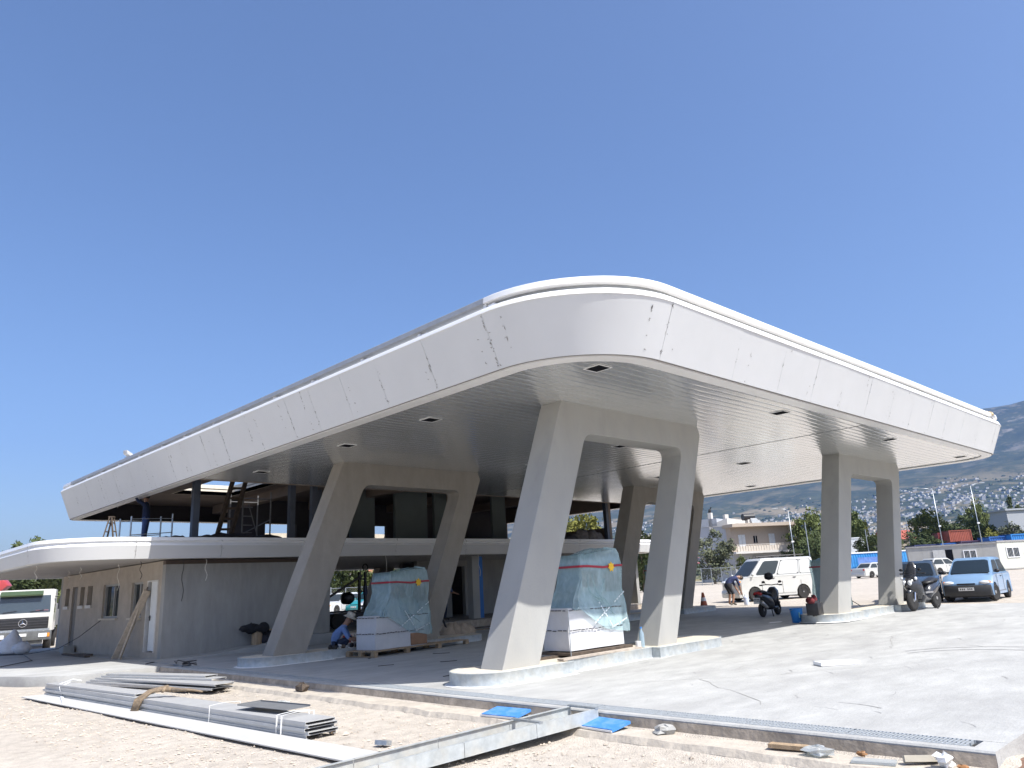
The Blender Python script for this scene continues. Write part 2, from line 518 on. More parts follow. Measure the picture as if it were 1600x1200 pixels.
# ---------------------------------------------------------------- pump islands
def island_outline():
    pts = []
    def arc(cx, cy, rx, ry, a0, a1, n):
        for k in range(n + 1):
            t = R(a0 + (a1 - a0) * k / n)
            pts.append((cx + rx * math.cos(t), cy + ry * math.sin(t)))
    arc(-1.80, 0.36, 0.58, 0.60, 90, 270, 16)
    pts.extend([(-0.42, -0.24), (-0.42, -0.06), (1.98, -0.06), (1.98, -0.24)])
    arc(3.95, 0.36, 0.60, 0.60, -90, 90, 14)
    pts.extend([(1.98, 0.96), (1.98, 0.80), (-0.42, 0.80), (-0.42, 0.96)])
    return pts
def shrink(poly, d):
    n = len(poly); out = []
    for i in range(n):
        a, b, c = Vector(poly[i - 1]), Vector(poly[i]), Vector(poly[(i + 1) % n])
        u, v = (b - a), (c - b)
        if u.length < 1e-6: u = v
        if v.length < 1e-6: v = u
        u.normalize(); v.normalize()
        nn = Vector((-u.y - v.y, u.x + v.x))
        if nn.length < 1e-6: nn = Vector((-u.y, u.x))
        nn.normalize()
        k = max(0.5, nn.dot(Vector((-u.y, u.x))))
        out.append(tuple(b + nn * (d / k)))
    return out
OUT = island_outline()
def make_island(label):
    t = thing('pump_island', label, 'kerb island', (0, 0, 0), 0, 'pump islands under the portal frames')
    rings = []
    for d, z in ((-0.012, -0.12), (-0.008, 0.02), (0.0, 0.06), (0.0, 0.185), (-0.008, 0.197), (0.0, 0.205), (0.016, 0.205), (0.016, 0.17)):
        rings.append([(p[0], p[1], z) for p in shrink(OUT, d)])
    MB().loft(rings, True, False).build('steel_edging', M_galvpaint, t, smooth=True, auto=50)
    top = shrink(OUT, 0.017)
    MB().prism(top, (0, 0, 0.10), (1, 0, 0), (0, 1, 0), (0, 0, 0.095)).build('concrete_fill', M_concfill, t)
    a, b = shrink(OUT, -0.07), shrink(OUT, -0.005)
    q = MB().loft([[(p[0] + random.uniform(-.015, .015), p[1] + random.uniform(-.015, .015), 0.004) for p in a], [(p[0], p[1], 0.02) for p in b]], True, False)
    q.build('sealant_line', mat('white_sealant', (0.72, 0.72, 0.70), 0.6), t)
    return t
i1 = make_island('grey steel edged island nearest the drain, under the tallest looking frame')
for lab, x, y in (('steel edged island in shade beside the squatting man', 0, 7.55), ('steel edged island with a black bag, next to the blue bucket', 12.09, 0), ('shaded steel edged island under the farthest portal frame', 12.09, 7.55)):
    c = copy_tree(i1); c['label'] = lab; c.location = (x, y, sz(x))

# ---------------------------------------------------------------- portal frames
def frame_mesh():
    H = 4.722
    def corner(p, a, b, r, n=6):
        p, a, b = Vector(p), Vector(a), Vector(b)
        u, v = (a - p).normalized(), (b - p).normalized()
        p0, p1 = p + u * r, p + v * r
        return [tuple((1 - t) ** 2 * p0 + 2 * t * (1 - t) * p + t * t * p1) for t in [k / n for k in range(n + 1)]]
    outer = [(-1.83, 0.1), (-0.06, 4.60), (0.0, H), (4.53, H), (4.61, 4.52), (2.85, 0.1)]
    lo, hi = (0.62, 4.16), (3.84, 4.16)
    inn = [(2.22, 0.1)] + corner(hi, (2.22, 0.1), lo, 0.26) + corner(lo, hi, (-1.01, 0.1), 0.22) + [(-1.01, 0.1)]
    poly = outer + inn
    return MB().prism(poly, (0, 0, 0), (1, 0, 0), (0, 0, 1), (0, 0.52, 0))
f1 = frame_mesh().build('portal_frame', M_conc, bevel=.014, seg=2, flat=True)
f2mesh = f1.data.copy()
f1['label'] = 'leaning grey concrete portal frame nearest the camera on its island'
f1['category'] = 'portal frame'
f1['group'] = 'leaning concrete portal frames'
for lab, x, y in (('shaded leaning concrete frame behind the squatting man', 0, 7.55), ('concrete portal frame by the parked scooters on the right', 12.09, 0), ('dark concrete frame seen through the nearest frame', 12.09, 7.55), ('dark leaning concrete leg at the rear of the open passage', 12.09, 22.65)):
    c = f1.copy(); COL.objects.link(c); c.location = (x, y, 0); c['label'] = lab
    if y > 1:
        c.data = f2mesh; c.data.materials.clear(); c.data.materials.append(M_concshade)

# ---------------------------------------------------------------- swept roof edges
def clip(poly, axis, v, sgn):
    """keep the part of a convex outline with sgn * coordinate > sgn * v"""
    out = []
    for i in range(len(poly)):
        a, b = poly[i - 1], poly[i]
        da, db = (a[axis] - v) * sgn, (b[axis] - v) * sgn
        if (da > 0) != (db > 0):
            t = da / (da - db)
            out.append((a[0] + (b[0] - a[0]) * t, a[1] + (b[1] - a[1]) * t))
        if db > 0: out.append(b)
    return out
class Edge:
    def __init__(s, x0, x1, y0, y1, r, n=16):
        s.p = []
        for (cx, cy, rr, a0) in ((x0 + r[0], y0 + r[0], r[0], 180), (x1 - r[1], y0 + r[1], r[1], 270), (x1 - r[2], y1 - r[2], r[2], 0), (x0 + r[3], y1 - r[3], r[3], 90)):
            for k in range(n + 1):
                t = R(a0 + 90 * k / n)
                s.p.append((Vector((cx + rr * math.cos(t), cy + rr * math.sin(t))), Vector((math.cos(t), math.sin(t)))))
        s.p.append(s.p[0])
        s.s = [0.0]
        for i in range(1, len(s.p)):
            s.s.append(s.s[-1] + (s.p[i][0] - s.p[i - 1][0]).length)
        s.L = s.s[-1]
        s.corner = [s.s[k * (n + 1)] for k in range(4)], [s.s[k * (n + 1) + n] for k in range(4)]
    def at(s, t):
        t = clamp(t, 0, s.L)
        for i in range(1, len(s.s)):
            if t <= s.s[i] + 1e-9:
                q = (t - s.s[i - 1]) / max(1e-9, s.s[i] - s.s[i - 1])
                return s.p[i - 1][0].lerp(s.p[i][0], q), s.p[i - 1][1].lerp(s.p[i][1], q).normalized()
    def path(s, a, b):
        out = [s.at(a)]
        out += [s.p[i] for i in range(len(s.s)) if a + 1e-4 < s.s[i] < b - 1e-4]
        out.append(s.at(b))
        res = [out[0]]
        for q in out[1:]:
            if (q[0] - res[-1][0]).length > 1e-4: res.append(q)
        return res
    def sweep(s, mb, a, b, prof, tilt=None, m=0, caps=True):
        rings = []
        for P, nn in s.path(a, b):
            rings.append([(P.x + nn.x * o, P.y + nn.y * o, z + (tilt(P.x, P.y, z) if tilt else 0)) for o, z in prof])
        return mb.loft(rings, True, caps, m)
    def poly(s, o):
        out = []
        for P, nn in s.p[:-1]:
            q = (P.x + nn.x * o, P.y + nn.y * o)
            if not out or (Vector(q) - Vector(out[-1])).length > 1e-4: out.append(q)
        return out
    def s_right(s, x): return s.corner[1][0] + (x - s.p[[i for i, v in enumerate(s.s) if abs(v - s.corner[1][0]) < 1e-6][0]][0].x)
    def s_left(s, y): return s.L - (y - s.p[0][0].y)

CX0, CX1, CY0, CY1 = -2.42, 18.40, -2.69, 23.3
RC = 1.74
E1 = Edge(CX0, CX1, CY0, CY1, (RC, 1.3, 1.5, 0.5))
def tilt1(x, y, z):
    w = clamp((x + 0.5 - (y + 0.8)) / 4.0, -1, 1)
    h, e = clamp((z - 4.72) / 0.8), clamp((z - 5.56) / 0.12)
    return w * (0.035 * h + 0.045 * e) if w > 0 else 0.0075 * clamp(y, 0, 30) * h * clamp((12 - x) / 8) + w * 0.03 * e
canopy = thing('fuel_canopy', 'large white canopy roof with rounded corner over the forecourt', 'canopy', (0, 0, 0))
seams = [0.0, E1.corner[1][0]]
for x in (1.45, 3.07, 4.46, 5.8, 7.12, 8.5, 9.8, 11.18, 12.36, 13.75, 15.22, 16.86):
    seams.append(E1.s_right(x))
s = E1.corner[0][1]
seams.append(s); seams.append(E1.corner[1][1])
while s + 1.7 < E1.corner[0][2]:
    s += 1.6; seams.append(s) if s > E1.corner[1][1] + 0.5 else None
seams += [E1.corner[0][2], E1.corner[1][2]]
s = E1.corner[1][2]
while s + 1.7 < E1.corner[0][3]:
    s += 1.6; seams.append(s)
seams += [E1.corner[0][3], E1.corner[1][3]]
LEFT = (0.6, 2.03, 3.22, 4.44, 5.45, 6.95, 8.78, 9.92, 11.1, 12.23, 13.8, 15.42, 16.9, 18.4, 19.9, 21.2)
for y in LEFT:
    seams.append(E1.s_left(y))
seams.append(E1.L)
seams = sorted(set(round(q, 4) for q in seams))
FP = [(0.0, 4.70), (0.37, 5.53), (0.345, 5.535), (-0.025, 4.70)]
for a, b in zip(seams[:-1], seams[1:]):
    w = random.uniform(-.004, .004)
    E1.sweep(MB(), a + 0.0022, b - 0.0022, [(o + w * (z > 5), z) for o, z in FP], tilt1).build('fascia_panel', M_fascia, canopy, smooth=True, auto=35)
E1.sweep(MB(), 0, E1.L, [(-0.03, 4.73), (0.31, 5.50), (0.28, 5.50), (-0.08, 4.73)], tilt1).build('fascia_backing', mat('dark_backing', (0.05, 0.045, 0.045), 0.8), canopy)
cuts = [0.0, E1.corner[1][0], E1.s_right(5.8), E1.s_right(11.18), E1.corner[0][1], E1.corner[1][1], E1.corner[0][2], E1.corner[1][2], E1.corner[0][3], E1.corner[1][3], E1.s_left(15.42), E1.s_left(9.92), E1.s_left(4.44), E1.L]
for a, b in zip(cuts[:-1], cuts[1:]):
    E1.sweep(MB(), a + 0.002, b - 0.002, [(0.378, 5.522), (0.374, 5.538), (0.335, 5.615), (0.32, 5.62), (-0.15, 5.62), (-0.15, 5.59), (0.33, 5.52)], tilt1).build('coping_strip', M_white, canopy, smooth=True, auto=30)
RP = [(0.30, 5.715), (0.316, 5.724), (0.303, 5.812), (0.292, 5.822), (0.16, 5.822), (0.16, 5.715)]
M_rail = mat('grey_rail', (0.36, 0.37, 0.38), 0.5, metal=0.15, var=0.08, scale=6)
lft = E1.s_left(21.9)
for a, b, mm in ((0.0, cuts[1], M_white), (cuts[1], E1.s_right(9.8), M_white), (E1.s_right(9.8), cuts[4] - 0.4, M_white), (cuts[4], cuts[5], M_white), (cuts[5], cuts[6], M_white), (cuts[6], cuts[8], M_white), (cuts[8], lft, M_white), (lft, E1.s_left(15.0), M_rail), (E1.s_left(15.0), E1.s_left(7.0), M_rail), (E1.s_left(7.0), E1.L, M_rail)):
    E1.sweep(MB(), a + 0.004, b - 0.004, RP, tilt1).build('edge_rail', mm, canopy, smooth=True, auto=30)
E1.sweep(MB(), 0.0, cuts[8], [(0.20, 5.61), (0.215, 5.61), (0.215, 5.73), (0.20, 5.73)], tilt1).build('rail_upstand', mat('rail_shade_grey', (0.30, 0.31, 0.31), 0.6), canopy, smooth=True, auto=30)  # grey colour stands for the shade in the groove under the rail
s = 0.3
brk = []
while s < E1.L:
    P, nn = E1.at(s)
    z = 5.667 + tilt1(P.x, P.y, 5.67)
    if s < cuts[8]:
        s += 1.75; continue
    ang = math.atan2(nn.y, nn.x)
    c = P + nn * 0.23
    mb = MB().box((c.x, c.y, z), (0.09, 0.07, 0.10), ang)
    d = Vector((-nn.y, nn.x)) * 0.16
    mb.box((c.x + d.x, c.y + d.y, z - 0.012), (0.11, 0.15, 0.035), ang)
    mb.build('rail_bracket', M_white, canopy)
    s += 1.75 + random.uniform(-.15, .15)
# foam left on the far end of the rail
P, nn = E1.at(cuts[4] - 0.2)
mb = MB()
for k in range(7):
    mb.blob((P.x + random.uniform(-.2, .2), P.y - .2 + random.uniform(-.06, .05), 5.77 + random.uniform(0, .10) + 0.07), random.uniform(.03, .07), 7, 5, jit=.35)
mb.build('foam_filler', mat('yellowed_foam', (0.62, 0.50, 0.32), 0.9, var=0.25, scale=8, bump=0.5), canopy, smooth=True)
# flat trim under the edge, with a dark shadow gap outside it
for a, b in zip(cuts[:-1], cuts[1:]):
    E1.sweep(MB(), a + 0.004, b - 0.004, [(-0.045, 4.675), (-0.045, 4.70), (-0.32, 4.705), (-0.32, 4.685)]).build('soffit_trim', M_white, canopy, smooth=True, auto=30)
E1.sweep(MB(), 0, E1.L, [(-0.008, 4.69), (-0.02, 4.72), (-0.06, 4.72), (-0.06, 4.703)]).build('shadow_gap', mat('grey_gap', (0.22, 0.21, 0.20), 0.8), canopy)
# soffit strips along the bays
Y0S, Y1S, JX = CY0 + 0.2, 11.62, 8.20
pitch = 0.20
def xr(y):
    lo, hi = CX0 + 0.2, CX1 - 0.2
    r = RC - 0.2
    cy = CY0 + RC
    if y < cy: lo = CX0 + RC - math.sqrt(max(0.0, r * r - (cy - y) ** 2))
    r2 = 1.3 - 0.2
    cy2 = CY0 + 1.3
    if y < cy2: hi = CX1 - 1.3 + math.sqrt(max(0.0, r2 * r2 - (cy2 - y) ** 2))
    return lo, hi
y = Y0S
while y < Y1S - 0.05:
    lo, hi = xr(y + 0.03)
    for a, b in ((lo, JX - 0.04), (JX + 0.04, hi)):
        if b - a < 0.3: continue
        w0, w1, t = random.uniform(-.002, .002), random.uniform(-.002, .002), random.uniform(-.0022, .0022)
        n_ = 8
        rings = []
        for k in range(n_ + 1):
            x = a + (b - a) * k / n_
            sag = 0.004 * noise.noise(Vector((x * .7, y * 2, 3)))
            rings.append([(x, y + .003, 4.7185 + w0 * .3 + sag), (x, y + .014, 4.7162 + w0 * .3 + sag), (x, y + 0.06, 4.7152 + w0 * .3 + sag), (x, y + 0.14, 4.7130 + t + sag), (x, y + .190, 4.7122 + w1 * .3 + sag), (x, y + 0.197, 4.714 + w1 * .3 + sag), (x, y + 0.197, 4.735), (x, y + .003, 4.735)])
        MB().loft(rings).build('soffit_strip', M_soffit, canopy, smooth=True, auto=25)
    y += pitch
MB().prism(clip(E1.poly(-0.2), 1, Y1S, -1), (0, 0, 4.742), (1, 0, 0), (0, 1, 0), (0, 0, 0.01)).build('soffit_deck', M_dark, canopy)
# square cut-outs for lamps
for x in (-1.12, 4.9, 11.0, 17.0):
    for yy in (-1.82, 2.5, 5.6, 9.85):
        mb = MB()
        for dx, dy, sx_, sy_ in ((0.155, 0, .02, .33), (-0.155, 0, .02, .33), (0, 0.155, .29, .02), (0, -0.155, .29, .02)):
            mb.box((x + dx, yy + dy, 4.7055), (sx_, sy_, 0.008))
        o = mb.build('lamp_cutout', M_white, canopy)
        MB().box((x, yy, 4.7062), (0.29, 0.29, 0.004)).build('dark_hole_plate', M_dark, o)  # dark plate over the uncut strips, coloured as the shade inside an opening
# roof build-up: hollow slab with a skylight opening
HX0, HX1, HY0, HY1 = 0.1, 2.3, 15.9, 19.5
def around_hole(mb, z0, z1, poly, m=0):
    for pp in (clip(poly, 0, HX0, -1), clip(poly, 0, HX1, 1), clip(clip(clip(poly, 0, HX0, 1), 0, HX1, -1), 1, HY0, -1), clip(clip(clip(poly, 0, HX0, 1), 0, HX1, -1), 1, HY1, 1)):
        mb.prism(pp, (0, 0, z0), (1, 0, 0), (0, 1, 0), (0, 0, z1 - z0), m)
mb = MB(); around_hole(mb, 5.36, 5.50, clip(E1.poly(-0.05), 1, 11.65, 1))
mb.build('raw_roof_slab', M_brownslab, canopy)
mb = MB(); around_hole(mb, 5.575, 5.61, E1.poly(0.1))
mb.build('roof_sheet', mat('roof_sheet_grey', (0.4, 0.4, 0.4), 0.7), canopy)
mb = MB(); mb.box((8, 11.70, 5.03), (20.4, 0.08, 0.66)); mb.build('bulkhead', M_brownslab, canopy)
mb = MB()
for a, b, c, d in ((HX0 - .06, HX0, HY0, HY1), (HX1, HX1 + .06, HY0, HY1), (HX0 - .06, HX1 + .06, HY0 - .06, HY0), (HX0 - .06, HX1 + .06, HY1, HY1 + .06)):
    mb.box(((a + b) / 2, (c + d) / 2, 5.555), (b - a, d - c, 0.39))
mb.build('skylight_kerb', mat('cream_render', (0.68, 0.62, 0.50), 0.8, var=0.08), canopy)
for x in (3.1, 6.2, 10.2, 14.4):
    MB().box((x, 17.3, 5.19), (0.35, 11.0, 0.34)).build('raw_beam', M_brownslab, canopy)
MB().box((-0.9, 15.0, 5.28), (0.25, 6.5, 0.16)).build('steel_beam', M_steelblue, canopy)
# torn tape and scuffs along the panel joints
mb = MB()
def fascia_pt(s_, q, off=0.004):
    P, nn = E1.at(s_)
    z = 4.70 + 0.83 * q
    o = 0.37 * q + off
    return Vector((P.x + nn.x * o, P.y + nn.y * o, z + tilt1(P.x, P.y, z)))
left_seams = [v for v in seams if v > E1.s_left(22) or v in (0.0, round(E1.corner[1][0], 4))] + [E1.L - 0.001]
right_seams = [v for v in seams if E1.corner[1][0] - 0.01 <= v < E1.corner[0][1]]
for ss, dens in [(v, 12) for v in left_seams] + [(v, 8) for v in right_seams]:
    for line in (0, random.uniform(-.45, .45)):
        for k in range(int(dens * random.uniform(.15, .9))):
            q = random.uniform(0.04, 0.97)
            s0 = ss + line + random.gauss(0, 0.012)
            s0 = clamp(s0, 0.02, E1.L - 0.02)
            h = random.choice((.008, .012, .02, .04)) * random.uniform(.6, 1.3)
            w = random.uniform(.004, .016)
            sk = random.uniform(-.05, .05)
            a = fascia_pt(s0 - w, q); b = fascia_pt(s0 + w, q + 0.01)
            c = fascia_pt(clamp(s0 + sk * .4, 0, E1.L), clamp(q + h, 0, .99), random.uniform(.004, .02))
            d = fascia_pt(clamp(s0 + sk, 0, E1.L), clamp(q - h, 0.01, 1))
            mb.add([a, b, c, d], [(0, 1, 2), (1, 0, 3)])
o = mb.build('tape_scrap', mat('grey_tape_residue', (0.27, 0.26, 0.245), 0.8, var=0.4), canopy)
o['kind'] = 'stuff'
# ---------------------------------------------------------------- low station building
M_render = mat('raw_cement_render', (0.42, 0.365, 0.30), 0.9, var=0.10, scale=3, bump=0.25, bscale=40, stain=0.35, stain_scale=1.2, stain_col=(0.30, 0.25, 0.20))
M_render2 = mat('grey_cement_render', (0.33, 0.325, 0.305), 0.9, var=0.09, scale=4, bump=0.3, bscale=40, stretch=(1, 1, 0.25), stain=0.35, stain_scale=1.5)
M_lowfascia = mat('low_roof_panel', (0.54, 0.54, 0.53), 0.38, var=0.02, scale=1.0)
bld = thing('station_building', 'unfinished two storey station building with a curved white roof edge', 'building', (0, 0, 0))
def wall_x(mb, X, t, y0, y1, z0, z1, holes, m=0):
    """wall in a plane of constant X with rectangular holes (ya, yb, za, zb)"""
    hs = sorted(holes)
    y = y0
    for a, b, c, d in hs:
        if a > y: mb.box((X, (y + a) / 2, (z0 + z1) / 2), (t, a - y, z1 - z0), m=m)
        if c > z0: mb.box((X, (a + b) / 2, (z0 + c) / 2), (t, b - a, c - z0), m=m)
        if d < z1: mb.box((X, (a + b) / 2, (d + z1) / 2), (t, b - a, z1 - d), m=m)
        y = b
    if y < y1: mb.box((X, (y + y1) / 2, (z0 + z1) / 2), (t, y1 - y, z1 - z0), m=m)
def wall_y(mb, Y, t, x0, x1, z0, z1, holes, m=0):
    hs = sorted(holes); x = x0
    for a, b, c, d in hs:
        if a > x: mb.box(((x + a) / 2, Y, (z0 + z1) / 2), (a - x, t, z1 - z0), m=m)
        if c > z0: mb.box(((a + b) / 2, Y, (z0 + c) / 2), (b - a, t, c - z0), m=m)
        if d < z1: mb.box(((a + b) / 2, Y, (d + z1) / 2), (b - a, t, z1 - d), m=m)
        x = b
    if x < x1: mb.box(((x + x1) / 2, Y, (z0 + z1) / 2), (x1 - x, t, z1 - z0), m=m)
LH = [(22.72, 23.22, 1.55, 2.17), (21.70, 22.36, 0.12, 2.20), (20.86, 21.36, 1.55, 2.17), (19.95, 20.50, 1.55, 2.17), (17.15, 18.75, 1.10, 2.15), (15.02, 15.98, 1.10, 2.12), (13.78, 14.60, 0.16, 2.12)]
mb = MB(); wall_x(mb, -2.08, 0.24, 13.52, 23.7, -0.35, 2.63, LH)
mb.build('side_wall', M_render, bld)
mb = MB(); wall_y(mb, 13.40, 0.24, -2.20, 3.0, -0.35, 2.52, [])
mb.build('front_wall', M_render2, bld)
MB().box((0.4, 13.42, 2.575), (5.19, 0.19, 0.11)).build('wall_head', mat('brown_wall_head', (0.10, 0.075, 0.06), 0.9), bld)
mb = MB(); wall_x(mb, 2.88, 0.24, 13.52, 23.7, 0, 2.63, []); mb.build('inner_wall', M_render2, bld)
mb = MB(); wall_y(mb, 23.82, 0.24, -2.2, 3.0, -0.35, 2.63, []); mb.build('rear_wall', M_render2, bld)
M_alu = mat('grey_window_frame', (0.30, 0.30, 0.29), 0.5, var=0.06)
for a, b, c, d in LH:
    if b - a > 0.9:      # larger windows with a mullion and dark glass
        mb = MB()
        for yy in (a + .03, b - .03, a + (b - a) * .42): mb.box((-2.10, yy, (c + d) / 2), (0.07, 0.06, d - c))
        for zz in (c + .03, d - .03): mb.box((-2.10, (a + b) / 2, zz), (0.075, b - a, 0.06))
        w = mb.build('window', M_alu, bld)
        MB().box((-2.07, (a + b) / 2, (c + d) / 2), (0.012, b - a - .1, d - c - .1)).build('pane', glass_mat('dark_window_glass', (0.03, 0.03, 0.03), 0.08, 0.35), w)
        MB().box((-2.22, (a + b) / 2, c - 0.03), (0.12, b - a + .1, 0.05)).build('sill', M_concfill, w)
    elif c > 1:
        w = MB().box((-2.05, (a + b) / 2, (c + d) / 2), (0.02, b - a, d - c)).build('window', glass_mat('dark_window_glass'), bld)
        MB().box((-2.21, (a + b) / 2, c - 0.06), (0.08, b - a + .08, 0.10)).build('sill', mat('pale_sill', (0.62, 0.60, 0.56), 0.8), w)
# doors
d1 = MB().box((-2.12, 22.03, 1.16), (0.05, 0.64, 2.06)).build('door', mat('brown_grey_door', (0.13, 0.115, 0.10), 0.6), bld)
MB().box((-2.165, 14.06, 1.15), (0.05, 0.53, 1.9)).build('door', mat('white_steel_door', (0.66, 0.67, 0.66), 0.45, var=0.03), bld)
o = bpy.data.objects['door.001']
o['label'] = 'white steel door left ajar'
MB().box((-2.20, 14.27, 1.08), (0.03, 0.04, 0.14)).bar((-2.23, 14.27, 1.10), (-2.23, 14.15, 1.10), 0.02).build('handle', M_black, o)
mb = MB()
for yy in (13.79, 14.585): mb.box((-2.14, yy, 1.14), (0.16, 0.045, 1.96))
mb.box((-2.14, 14.19, 2.10), (0.165, 0.84, 0.045))
mb.build('door_frame', mat('pale_door_frame', (0.60, 0.58, 0.54), 0.6), o)
# floors, decks
MB().prism([(0.2, 0.0), (1.6, 0.30), (19.6, 0.34), (19.6, -0.05), (0.2, -0.05)], (0, 12.75, 0.0), (1, 0, 0), (0, 0, 1), (0, 12.0, 0)).build('raised_floor', mat('dusty_floor_screed', (0.27, 0.25, 0.225), 0.9, var=0.15, scale=2, stain=0.5), bld)
MB().prism([(-2.3, 0.006), (-1.2, 0.03), (0.4, 0.17), (1.62, 0.318), (3.2, 0.318), (3.2, -0.05), (-2.3, -0.05)], (0, 12.55, 0.0), (1, 0, 0), (0, 0, 1), (0, 0.75, 0)).build('ramp', M_slab, bld)
LX0, LX1, LY0, LY1 = -5.30, 20.6, 12.46, 25.6
E2 = Edge(LX0, LX1, LY0, LY1, (2.0, 1.5, 1.5, 2.0))
hole_poly = E2.poly(-0.05)
MB().prism(hole_poly, (0, 0, 2.66), (1, 0, 0), (0, 1, 0), (0, 0, 0.10)).build('low_soffit', mat('low_soffit_board', (0.42, 0.385, 0.35), 0.8, var=0.06, scale=1.5), bld)
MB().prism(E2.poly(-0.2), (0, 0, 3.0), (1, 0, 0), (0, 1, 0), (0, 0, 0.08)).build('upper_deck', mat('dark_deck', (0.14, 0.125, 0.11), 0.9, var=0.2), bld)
q = E2.corner[1][0]
lseams = [0.0, q]
for x in (-1.0, 1.9, 5.0, 8.1, 11.2, 14.4, 17.4): lseams.append(E2.s_right(x))
s = E2.corner[0][1]
while s < E2.L - 2.2:
    lseams.append(s); s += 3.0
lseams.append(E2.corner[1][3]); lseams.append(E2.L)
lseams = sorted(set(round(v, 3) for v in lseams))
for a, b in zip(lseams[:-1], lseams[1:]):
    E2.sweep(MB(), a + .004, b - .004, [(0.0, 2.64), (0.06, 2.985), (0.03, 2.99), (-0.03, 2.64)]).build('fascia_panel', M_lowfascia, bld, smooth=True, auto=30)
    E2.sweep(MB(), a + .003, b - .003, [(0.062, 2.982), (0.055, 3.0), (-0.02, 3.06), (-0.12, 3.06), (-0.12, 2.99)]).build('coping_strip', M_white, bld, smooth=True, auto=30)
    E2.sweep(MB(), a + .003, b - .003, [(-0.035, 3.05), (-0.035, 3.10), (0.03, 3.115), (0.0, 3.205), (-0.14, 3.205), (-0.14, 3.05)]).build('edge_rail', M_white, bld, smooth=True, auto=30)
    E2.sweep(MB(), a + .003, b - .003, [(-0.02, 2.635), (-0.02, 2.655), (-0.34, 2.655), (-0.34, 2.645)]).build('soffit_trim', M_lowfascia, bld, smooth=True)
mb = MB()
for k in range(90):
    s_ = random.choice(lseams[:9]) + random.gauss(0, .03)
    P, nn = E2.at(clamp(s_, 0.02, E2.L - .02)); zq = random.uniform(2.68, 3.18)
    c = Vector((P.x + nn.x * (0.005 + 0.06 * (zq - 2.64) / .35), P.y + nn.y * (0.005 + 0.06 * (zq - 2.64) / .35), zq))
    t = Vector((-nn.y, nn.x, 0))
    mb.add([c, c + t * random.uniform(.01, .03), c + Vector((0, 0, random.uniform(.02, .06))) + t * random.uniform(-.02, .02)], [(0, 1, 2)])
mb.build('tape_scrap', MATS['grey_tape_residue'], bld)['kind'] = 'stuff'
# passage ceiling battens, right hand ground floor
for k in range(22):
    y = 13.0 + k * 0.5
    MB().box((10.5, y, 2.63), (15.0, 0.07, 0.05)).build('ceiling_batten', mat('grey_batten', (0.20, 0.20, 0.20), 0.5, var=0.1), bld)
mb = MB(); wall_y(mb, 16.6, 0.2, 8.9, 19.6, 0.3, 2.66, [(10.70, 11.45, 0.3, 2.36)])
mb.build('shop_wall', M_render2, bld)
mb = MB(); wall_x(mb, 19.5, 0.2, 13.4, 16.5, 0.3, 2.66, []); mb.build('shop_end_wall', M_render2, bld)
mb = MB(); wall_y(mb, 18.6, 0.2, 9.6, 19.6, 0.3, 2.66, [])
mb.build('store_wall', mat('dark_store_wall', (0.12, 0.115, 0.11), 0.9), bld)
MB().box((9.38, 13.55, 1.48), (0.34, 0.30, 2.34)).build('concrete_pillar', M_conc, bld)
MB().box((9.70, 13.62, 1.48), (0.26, 0.22, 2.34)).build('blue_board', mat('blue_insulation_board', (0.03, 0.16, 0.48), 0.6, var=0.08), bld)
MB().box((10.2, 12.76, 0.16), (18.0, 0.05, 0.28)).build('floor_edge', M_slabedge, bld)
# upper floor
for x, y in ((-1.2, 14.0), (2.05, 14.2), (2.75, 14.0), (3.6, 15.2), (6.5, 19.0), (17.3, 13.2), (17.3, 20.2), (8.5, 19.5)):
    MB().box((x, y, 4.22), (0.19, 0.19, 2.28)).build('steel_column', M_steelblue, bld)
M_dry = mat('green_grey_plasterboard', (0.125, 0.15, 0.145), 0.9, var=0.06, scale=2)
for x0, x1, y in ((5.35, 6.42, 15.9), (7.45, 9.05, 16.0), (9.35, 10.0, 15.9), (12.7, 13.5, 16.0), (15.6, 17.2, 17.0)):
    MB().box(((x0 + x1) / 2, y, 4.22), (x1 - x0, 0.14, 2.28)).build('partition_panel', M_dry, bld)
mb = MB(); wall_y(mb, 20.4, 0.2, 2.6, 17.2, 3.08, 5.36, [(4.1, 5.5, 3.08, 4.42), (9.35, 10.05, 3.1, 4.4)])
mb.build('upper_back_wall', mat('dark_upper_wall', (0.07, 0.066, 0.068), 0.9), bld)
mb = MB(); wall_x(mb, 17.45, 0.16, 13.1, 20.3, 3.08, 5.36, [(13.3, 20.1, 3.80, 4.63)])
mb.build('upper_end_wall', M_brownslab, bld)
# pale rear upstand of the low roof, caught by the sun
mb = MB()
pr_ = [(2.2, 25.0, 3.5), (3.0, 25.3, 4.0), (4.4, 25.5, 4.45), (8.2, 25.55, 4.5), (12.5, 25.5, 4.5), (15.5, 25.3, 4.4)]
rings = [[(x, y, 3.08), (x, y, z), (x, y + .18, z), (x, y + .18, 3.08)] for x, y, z in pr_]
mb.loft(rings).build('rear_upstand', M_concfill, bld)
